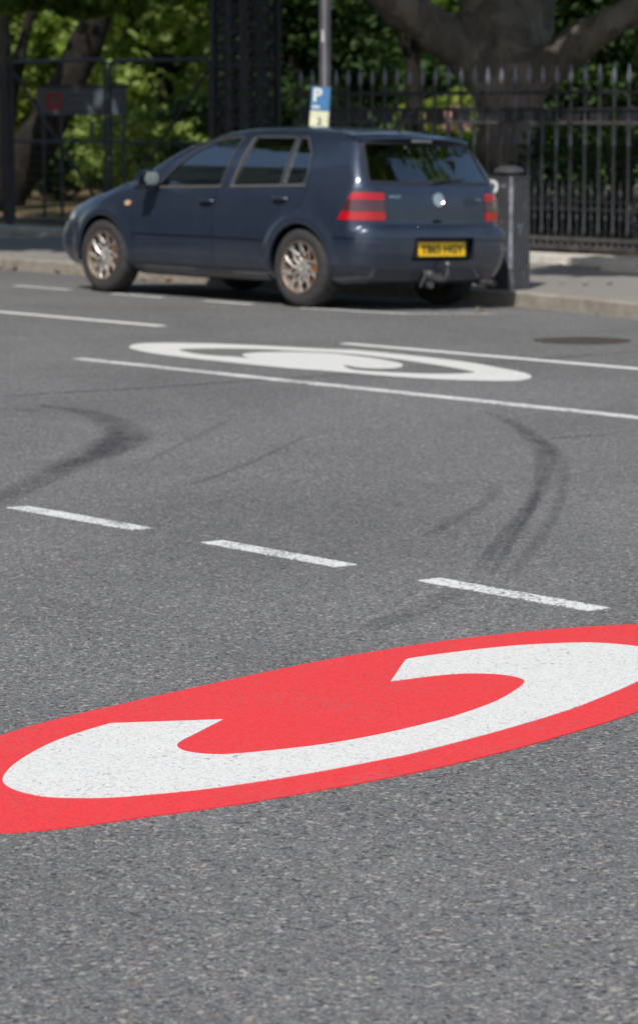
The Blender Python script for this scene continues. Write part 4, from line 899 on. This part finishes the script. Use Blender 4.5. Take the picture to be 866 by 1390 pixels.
for px, z, sz, pale in (((5, 362), gz_, .075, 0), ((18, 364), gz_, .06, 0), ((78, 369), gz_, .05, 0), ((107, 371), gz_, .05, 0), ((2, 358), gz_, .06, 1), ((92, 382), gz_, .03, 1)):
    drop(px, z, sz, pale, 'dry leaf lying at the kerb left of the car', 'dry leaves at the kerb left of the car')
for px, z, sz, pale in (((195, 380), gz_, .045, 1), ((212, 379), gz_, .05, 0), ((231, 381), gz_, .05, 0), ((247, 380), gz_, .06, 1), ((258, 380), gz_, .05, 0)):
    drop(px, z, sz, pale, 'dry leaf seen under the car between its wheels', 'dry leaves seen under the car')
for px, z, sz, pale in (((748, 337), .13, .07, 0), ((757, 338), .13, .07, 0), ((764, 338), .13, .06, 0), ((782, 338), .13, .08, 0), ((786, 339), .13, .05, 0), ((803, 340), .13, .05, 1), ((821, 342), .13, .06, 0), ((829, 343), .13, .07, 0), ((723, 336), .13, .05, 1), ((735, 337), .13, .05, 0)):
    drop(px, z, sz*.9, pale, 'brown leaf caught on the stone under the railings', 'brown leaves under the railings')
for px, z, sz, pale in (((799, 373), ZP, .035, 0), ((797, 389), ZP, .04, 1), ((829, 388), ZP, .035, 1), ((764, 387), ZP, .03, 1), ((770, 386), ZP, .02, 0), ((840, 368), ZP, .04, 1), ((784, 366), ZP, .03, 1), ((762, 362), ZP, .03, 0)):
    drop(px, z, sz, pale, 'small leaf scrap on the pavement right of the bollard', 'leaf scraps on the right pavement')
for px, sz, pale in (((653, 421), .045, 1), ((476, 418), .03, 1), ((745, 447), .022, 1), ((611, 431), .02, 1), ((812, 430), .03, 1), ((780, 427), .025, 0), ((372, 461), .018, 0), ((345, 420), .02, 1), ((228, 399), .02, 1)):
    drop(px, -.02, sz, pale, 'pale leaf scrap on the road near the car', 'pale scraps on the road')

# ------------------------------------------------------------------ trees
def limbs_mesh(chains, h, k=.12, amp=.03):
    P = np.concatenate([np.array([c[:3] for c in ch]) for ch in chains]); rm = max(c[3] for ch in chains for c in ch); lo = P.min(0)-rm-.2; hi = P.max(0)+rm+.2
    ax = [np.arange(lo[i], hi[i]+h, h) for i in range(3)]; X, Y, Z = np.meshgrid(*ax, indexing='ij'); D = None
    for ch in chains:
        for a, b in zip(ch, ch[1:]):
            a_, b_ = np.array(a[:3]), np.array(b[:3]); e = b_-a_; t = np.clip(((X-a_[0])*e[0]+(Y-a_[1])*e[1]+(Z-a_[2])*e[2])/(e@e), 0, 1)
            d = np.sqrt((X-a_[0]-e[0]*t)**2+(Y-a_[1]-e[1]*t)**2+(Z-a_[2]-e[2]*t)**2)-(a[3]*(1-t)+b[3]*t)
            if D is None: D = d
            else: hh_ = np.maximum(k-np.abs(D-d), 0)/k; D = np.minimum(D, d)-hh_*hh_*k*.25
    D = D+amp*(np.sin(X*7+Z*3)*np.sin(Y*6+1)*np.cos(Z*2.3)+.5*np.sin(X*17+Y*5)*np.sin(Y*15+Z*4))
    v, f = nets(D.astype(np.float32), lo, h, 0.0); return v, f
def tree_wood(name, chains, m, parent, h=.06, k=.12, amp=.02):
    v, f = limbs_mesh(chains, h, k, amp); v = v-np.array(parent.location); me = npmesh(name, v, f); me.polygons.foreach_set('use_smooth', np.ones(len(f), bool)); return link(name, me, m, parent)
LP_ = np.array([(0, -1, 0), (.55, -.35, .06), (.5, .45, .1), (0, 1, 0), (-.5, .45, .1), (-.55, -.35, .06)])
def leaves(name, clumps, size, m, parent, flat=.5):
    # clumps: (centre, radii, count)
    C_ = []; 
    for c, r_, n in clumps:
        u = RNG.normal(size=(n, 3)); u /= np.linalg.norm(u, axis=1)[:, None]; rad = RNG.random(n)**.45; C_.append(np.array(c)+u*rad[:, None]*np.array(r_))
    C_ = np.concatenate(C_); n = len(C_); S_ = size*RNG.uniform(.6, 1.3, n)
    nz = RNG.normal(size=(n, 3)); nz[:, 2] = np.abs(nz[:, 2])+flat; nz /= np.linalg.norm(nz, axis=1)[:, None]; t = np.cross(nz, RNG.normal(size=(n, 3))); t /= np.linalg.norm(t, axis=1)[:, None]; b = np.cross(nz, t)
    V = C_[:, None]+S_[:, None, None]*.5*(LP_[None, :, 0:1]*t[:, None]+LP_[None, :, 1:2]*b[:, None]+LP_[None, :, 2:3]*nz[:, None])
    V = V.reshape(-1, 3)-np.array(parent.location); Fc = np.arange(n*6).reshape(-1, 6); me = npmesh(name, V, Fc); return link(name, me, m, parent)
def clumpy(c, r, k, cr, n, zmin=-9):  # k clumps spread over an ellipsoid
    out = []; c = np.array(c)
    for _ in range(k):
        u = RNG.normal(size=3); u /= np.linalg.norm(u); p = c+u*np.array(r)*RNG.random()**.35
        if p[2] < zmin: continue
        q = cr*RNG.uniform(.6, 1.3); out.append((p, (q, q, q*.7), int(n*RNG.uniform(.6, 1.3))))
    return out
D = lambda x, y, Y: tuple(at_depth((x, y), Y))
# the big plane tree, right
Yt = 30.5
tp = D(700, 330, Yt); big = empty('plane_tree', (tp[0], tp[1], .05)); tag(big, 'massive old tree with a thick forked trunk behind the railings on the right', 'tree')
def ch(L, Y): return [(*D(x, y, Y+dy), r_) for x, y, r_, dy in L]
tree_wood('trunk', [
    ch([(696, 345, .60, 0), (694, 280, .40, 0), (692, 200, .33, 0), (690, 120, .33, 0), (688, 60, .33, 0)], Yt),
    ch([(690, 150, .24, 0), (655, 100, .22, -.1), (603, 48, .22, -.2), (545, 5, .22, -.3), (470, -60, .18, -.6), (330, -180, .12, -1)], Yt),
    ch([(688, 110, .36, 0), (668, 40, .33, .1), (655, -40, .30, .2), (640, -200, .2, .4), (600, -420, .1, .6)], Yt),
    ch([(692, 120, .28, 0), (715, 40, .28, .3), (728, -60, .26, .5), (760, -260, .15, .8)], Yt),
    ch([(696, 140, .26, 0), (740, 96, .22, -.2), (785, 60, .19, -.4), (830, 32, .17, -.6), (900, -8, .15, -.8), (1010, -110, .1, -1)], Yt),
    ], M['bark'], big, .06, .13, .026)
cr_ = []
def canopy(s, n, z, rs, k, cr, cnt): # crown volume over a road-frame point
    p = xy(s, n); return clumpy((p[0], p[1], z), rs, k, cr, cnt)
lv = []
lv += canopy(3.4, -4.1, 6.9, (2.6, 1.4, .9), 70, .7, 110)+canopy(0.2, -3.6, 7.2, (2.6, 1.5, 1.0), 60, .75, 110)
lv += canopy(-2.3, .7, 7.0, (1.2, .7, .4), 26, .5, 110)
lv += canopy(-2.8, -3.6, 7.2, (2.6, 2.0, 1.0), 50, .75, 110)
lv += canopy(1.0, -3.8, 7.2, (3.2, 2.6, 1.5), 46, .75, 80)
lv += canopy(-1.5, -5.5, 7.5, (3.5, 3.0, 1.8), 46, .8, 80)
lv += canopy(4.5, -6.0, 7.0, (3.4, 3.0, 1.8), 50, .8, 80)
lv += canopy(2.0, -9.0, 8.0, (4, 3.6, 2.2), 55, .9, 80)
leaves('crown', lv, .26, M['leaf'], big)
hang = clumpy(D(735, 205, 29.0), (.5, .3, .25), 5, .14, 10)+clumpy(D(790, 300, 29.5), (1.2, .5, .6), 14, .18, 14)
# creeper sprig and low shrubs behind the railings
def shrub(label, clumps, size, m, base, name='shrub', cat='shrub', grp=None, stems=3, sm='dark_bark'):
    o = empty(name, (base[0], base[1], .06)); tag(o, label, cat, grp); leaves('foliage', clumps, size, M[m] if isinstance(m, str) else m, o)
    bm = bmesh.new(); 
    for k in range(stems):
        a = random.uniform(0, 6.3); top = clumps[int(len(clumps)*k/stems)][0]; tube(bm, [(.05*math.cos(a), .05*math.sin(a), -.05), ((top[0]-base[0])*.5, (top[1]-base[1])*.5, (top[2])*.45), (top[0]-base[0], top[1]-base[1], top[2]-.06)], [.035, .025, .012], 5)
    obj('stems', bm, M[sm], o); return o
Z = lambda x, y, Y: at_depth((x, y), Y)
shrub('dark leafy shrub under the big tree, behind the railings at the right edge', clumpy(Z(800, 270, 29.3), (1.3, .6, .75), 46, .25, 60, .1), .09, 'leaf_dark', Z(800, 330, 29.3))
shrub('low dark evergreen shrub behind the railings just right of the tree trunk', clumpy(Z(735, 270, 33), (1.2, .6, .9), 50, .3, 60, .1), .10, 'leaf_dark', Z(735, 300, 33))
shrub('thin sprig with yellow-green leaves poking through the railings at the right', clumpy(Z(852, 172, 28.0), (.09, .1, .05), 4, .06, 5)+clumpy(Z(808, 190, 28.2), (.3, .1, .08), 8, .05, 3), .07, 'leaf_lime', Z(850, 335, 28.2), 'sprig', 'plant')
# far dark evergreens and mid shrubs
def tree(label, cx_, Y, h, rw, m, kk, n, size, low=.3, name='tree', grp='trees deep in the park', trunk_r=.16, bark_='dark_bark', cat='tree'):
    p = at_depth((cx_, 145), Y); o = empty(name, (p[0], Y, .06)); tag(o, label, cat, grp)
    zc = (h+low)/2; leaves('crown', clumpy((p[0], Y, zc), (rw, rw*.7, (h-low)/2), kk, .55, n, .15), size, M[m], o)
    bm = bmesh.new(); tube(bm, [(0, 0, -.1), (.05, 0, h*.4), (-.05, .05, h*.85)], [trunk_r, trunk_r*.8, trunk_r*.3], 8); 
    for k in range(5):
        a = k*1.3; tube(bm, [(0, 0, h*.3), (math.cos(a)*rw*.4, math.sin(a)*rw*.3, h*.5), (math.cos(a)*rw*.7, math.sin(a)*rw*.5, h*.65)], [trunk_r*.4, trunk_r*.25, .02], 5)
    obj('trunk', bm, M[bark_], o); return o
tree('bright green bushy tree behind the right gate leaf, tallest foliage left of the pier', 225, 47, 6.0, 1.7, 'leaf_grey', 100, 75, .23)
tree('mid green tree directly behind the park board', 95, 50, 6.0, 1.6, 'leaf', 85, 75, .22)
tree('green tree at the left edge behind the dark trunks', -30, 52, 6.5, 2.0, 'leaf_grey', 80, 75, .22)
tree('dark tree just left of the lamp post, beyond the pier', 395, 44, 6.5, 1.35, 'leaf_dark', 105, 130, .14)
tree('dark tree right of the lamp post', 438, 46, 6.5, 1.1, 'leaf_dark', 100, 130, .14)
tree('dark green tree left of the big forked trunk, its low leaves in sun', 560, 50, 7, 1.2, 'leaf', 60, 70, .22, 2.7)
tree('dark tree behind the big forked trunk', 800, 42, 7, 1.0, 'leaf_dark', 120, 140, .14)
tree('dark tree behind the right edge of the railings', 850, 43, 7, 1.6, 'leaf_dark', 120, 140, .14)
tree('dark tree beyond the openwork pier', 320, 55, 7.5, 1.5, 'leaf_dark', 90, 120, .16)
shrub('yellow-green bush between the gate post and the park board', clumpy(Z(38, 140, 46), (.40, .4, .65), 26, .25, 60), .12, 'leaf_lime', Z(38, 260, 46))
shrub('row of low green bushes behind the gates, catching the sun along their top', clumpy(Z(215, 205, 44), (1.9, .6, .75), 80, .26, 60, .1), .14, 'leaf_grey', Z(215, 280, 44), stems=6)
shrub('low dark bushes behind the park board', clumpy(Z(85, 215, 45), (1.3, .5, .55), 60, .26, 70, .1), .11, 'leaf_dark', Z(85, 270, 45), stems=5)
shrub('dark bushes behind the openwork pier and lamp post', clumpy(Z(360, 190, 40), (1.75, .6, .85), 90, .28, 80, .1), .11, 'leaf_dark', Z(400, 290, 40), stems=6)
shrub('pink flowering bush seen between the railings above the car roof', clumpy(Z(620, 160, 60), (.7, .3, .25), 14, .16, 30), .12, 'bloom', Z(620, 210, 62), stems=5)
shrub('lime green bush added for the sunlit lawn under the pink blooms', clumpy(Z(612, 172, 61), (1.35, .5, .85), 95, .28, 60), .15, 'leaf_lime', Z(620, 210, 61), stems=5)  # bright bush added to stand in for the sunlit lawn
shrub('dark bush beside the pink flowers, left of the forked trunk', clumpy(Z(700, 190, 48), (.3, .4, .5), 16, .2, 60), .12, 'leaf_dark', Z(700, 260, 48), stems=4)
# leaning dark trunks at the left
def leaning(label, L, Y):
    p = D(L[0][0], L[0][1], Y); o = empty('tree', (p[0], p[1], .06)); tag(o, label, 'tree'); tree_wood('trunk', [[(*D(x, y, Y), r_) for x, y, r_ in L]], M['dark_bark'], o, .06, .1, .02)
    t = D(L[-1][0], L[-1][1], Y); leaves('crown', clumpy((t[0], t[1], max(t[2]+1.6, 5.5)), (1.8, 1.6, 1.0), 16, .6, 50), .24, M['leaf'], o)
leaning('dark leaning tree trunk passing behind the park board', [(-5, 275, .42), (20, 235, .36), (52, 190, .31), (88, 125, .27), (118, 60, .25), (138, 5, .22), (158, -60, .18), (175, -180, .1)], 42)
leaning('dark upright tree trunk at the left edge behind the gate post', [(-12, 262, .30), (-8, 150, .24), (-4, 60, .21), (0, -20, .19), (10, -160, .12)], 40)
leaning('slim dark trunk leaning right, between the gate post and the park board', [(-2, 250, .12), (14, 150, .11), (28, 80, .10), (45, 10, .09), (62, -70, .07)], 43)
p = Z(78, 84, 60); o = empty('blue_patch', (p[0], 60, .07)); tag(o, 'small bright blue patch among the trees above the park board', 'tarpaulin')  # plain blue boxes on a thin pole
bm = bmesh.new(); box(bm, (0, 0, p[2]-.07), (.32, .04, .24), None, .02); box(bm, (-.05, .0, p[2]-.07-.18), (.2, .03, .14), Matrix.Rotation(.2, 3, 'Y'), .01); obj('sheet', bm, M['blue_fill'], o)
bm = bmesh.new(); tube(bm, [(0, .03, 0), (0, .03, p[2]-.1)], .02, 6); obj('pole', bm, M['gate'], o)
# shading street tree whose crown spreads above the left pavement (trunk outside the picture)
pt = xy(12.5, -2.6)
stt = empty('street_tree', (pt[0], pt[1], .05)); tag(stt, 'street tree left of the picture whose crown shades the pavement by the gates', 'tree')
bm = bmesh.new(); tube(bm, [(0, 0, -.1), (.1, 0, 3), (.0, .1, 6.5)], [.28, .22, .12], 12); obj('trunk', bm, M['bark'], stt)
lv = canopy(6.8, -1.6, 6.8, (2.7, 2.2, 1.3), 60, .8, 110)+canopy(10.2, -.8, 7.0, (3.0, 2.5, 1.5), 70, .8, 110)+canopy(10.5, -5.5, 7.4, (3.4, 3.0, 1.6), 60, .8, 90)+canopy(7.0, -6.5, 7.6, (3.0, 2.6, 1.6), 50, .8, 90)
lv += canopy(4.6, .5, 6.9, (4.0, 1.5, .7), 110, .7, 130)+canopy(9.6, .6, 6.9, (2.6, 1.5, .8), 60, .7, 120)
lv += clumpy(D(75, -5, 35.5), (1.1, .6, .28), 26, .16, 40)+clumpy(D(185, -12, 36.5), (1.0, .5, .22), 14, .14, 30)
leaves('crown', lv, .24, M['leaf'], stt)
# tall wood closing the view
def wood():
    c = []
    for k in range(52):
        x = -26+(k % 26)*2.1+(1 if k > 25 else 0); y = (76 if k < 26 else 84)+random.uniform(-3, 3)
        c += clumpy((x, y, 4.2), (2.0, 1.8, 4.6), 64, 1.0, 55, .2)
    o = empty('woodland', (0, 76, .07)); me = leaves('woodland', c, .38, M['leaf_dark'], o); me.parent = None; me.location = o.location; bpy.data.objects.remove(o); tag(me, 'distant dark wood closing the view behind the park', 'woodland', kind='stuff'); return me
wood()
# terrace across the road (outside the picture, seen only as reflections in the car)
M['brick'] = vary('dark_brick', (.34, .31, .27), .85, 0, .3, 9, .3, 40, .2); M['pane'] = simple('house_pane', (.05, .06, .07), .1, 0, .6)
hs = None
for k in range(5):
    if hs is None:
        hs = empty('terrace_house', (0, 0, 0)); bm = bmesh.new(); box(bm, (0, -3, 9.5), (6.6, 6, 19)); obj('wall', bm, M['brick'], hs, 0)
        bm = bmesh.new(); box(bm, (0, .05, 19.1), (6.6, .4, .3)); obj('cornice', bm, M['plinth'], hs, 0)
        for i in range(3):
            for j in range(6):
                bm = bmesh.new(); box(bm, (-2.1+2.1*i, .02, 1.9+3.1*j), (1.1, .08, 1.9)); f_ = obj('window', bm, M['sign_white'], hs, 0); bm = bmesh.new(); box(bm, (-2.1+2.1*i, .07, 1.9+3.1*j), (.98, .02, 1.78)); obj('pane', bm, M['pane'], f_, 0)
        r0 = hs
    else:
        r0 = hs.copy(); COL.objects.link(r0)
        for c in list(hs.children):
            c2 = c.copy(); COL.objects.link(c2); c2.parent = r0
            for g in c.children: g2_ = g.copy(); COL.objects.link(g2_); g2_.parent = c2
    p = xy(1.5+6.65*k, 14.5); r0.location = (p[0], p[1], 0); r0.rotation_euler = (0, 0, AZ-PI/2)
    tag(r0, 'brown brick terrace house across the road, outside the picture', 'house', 'terrace houses across the road')
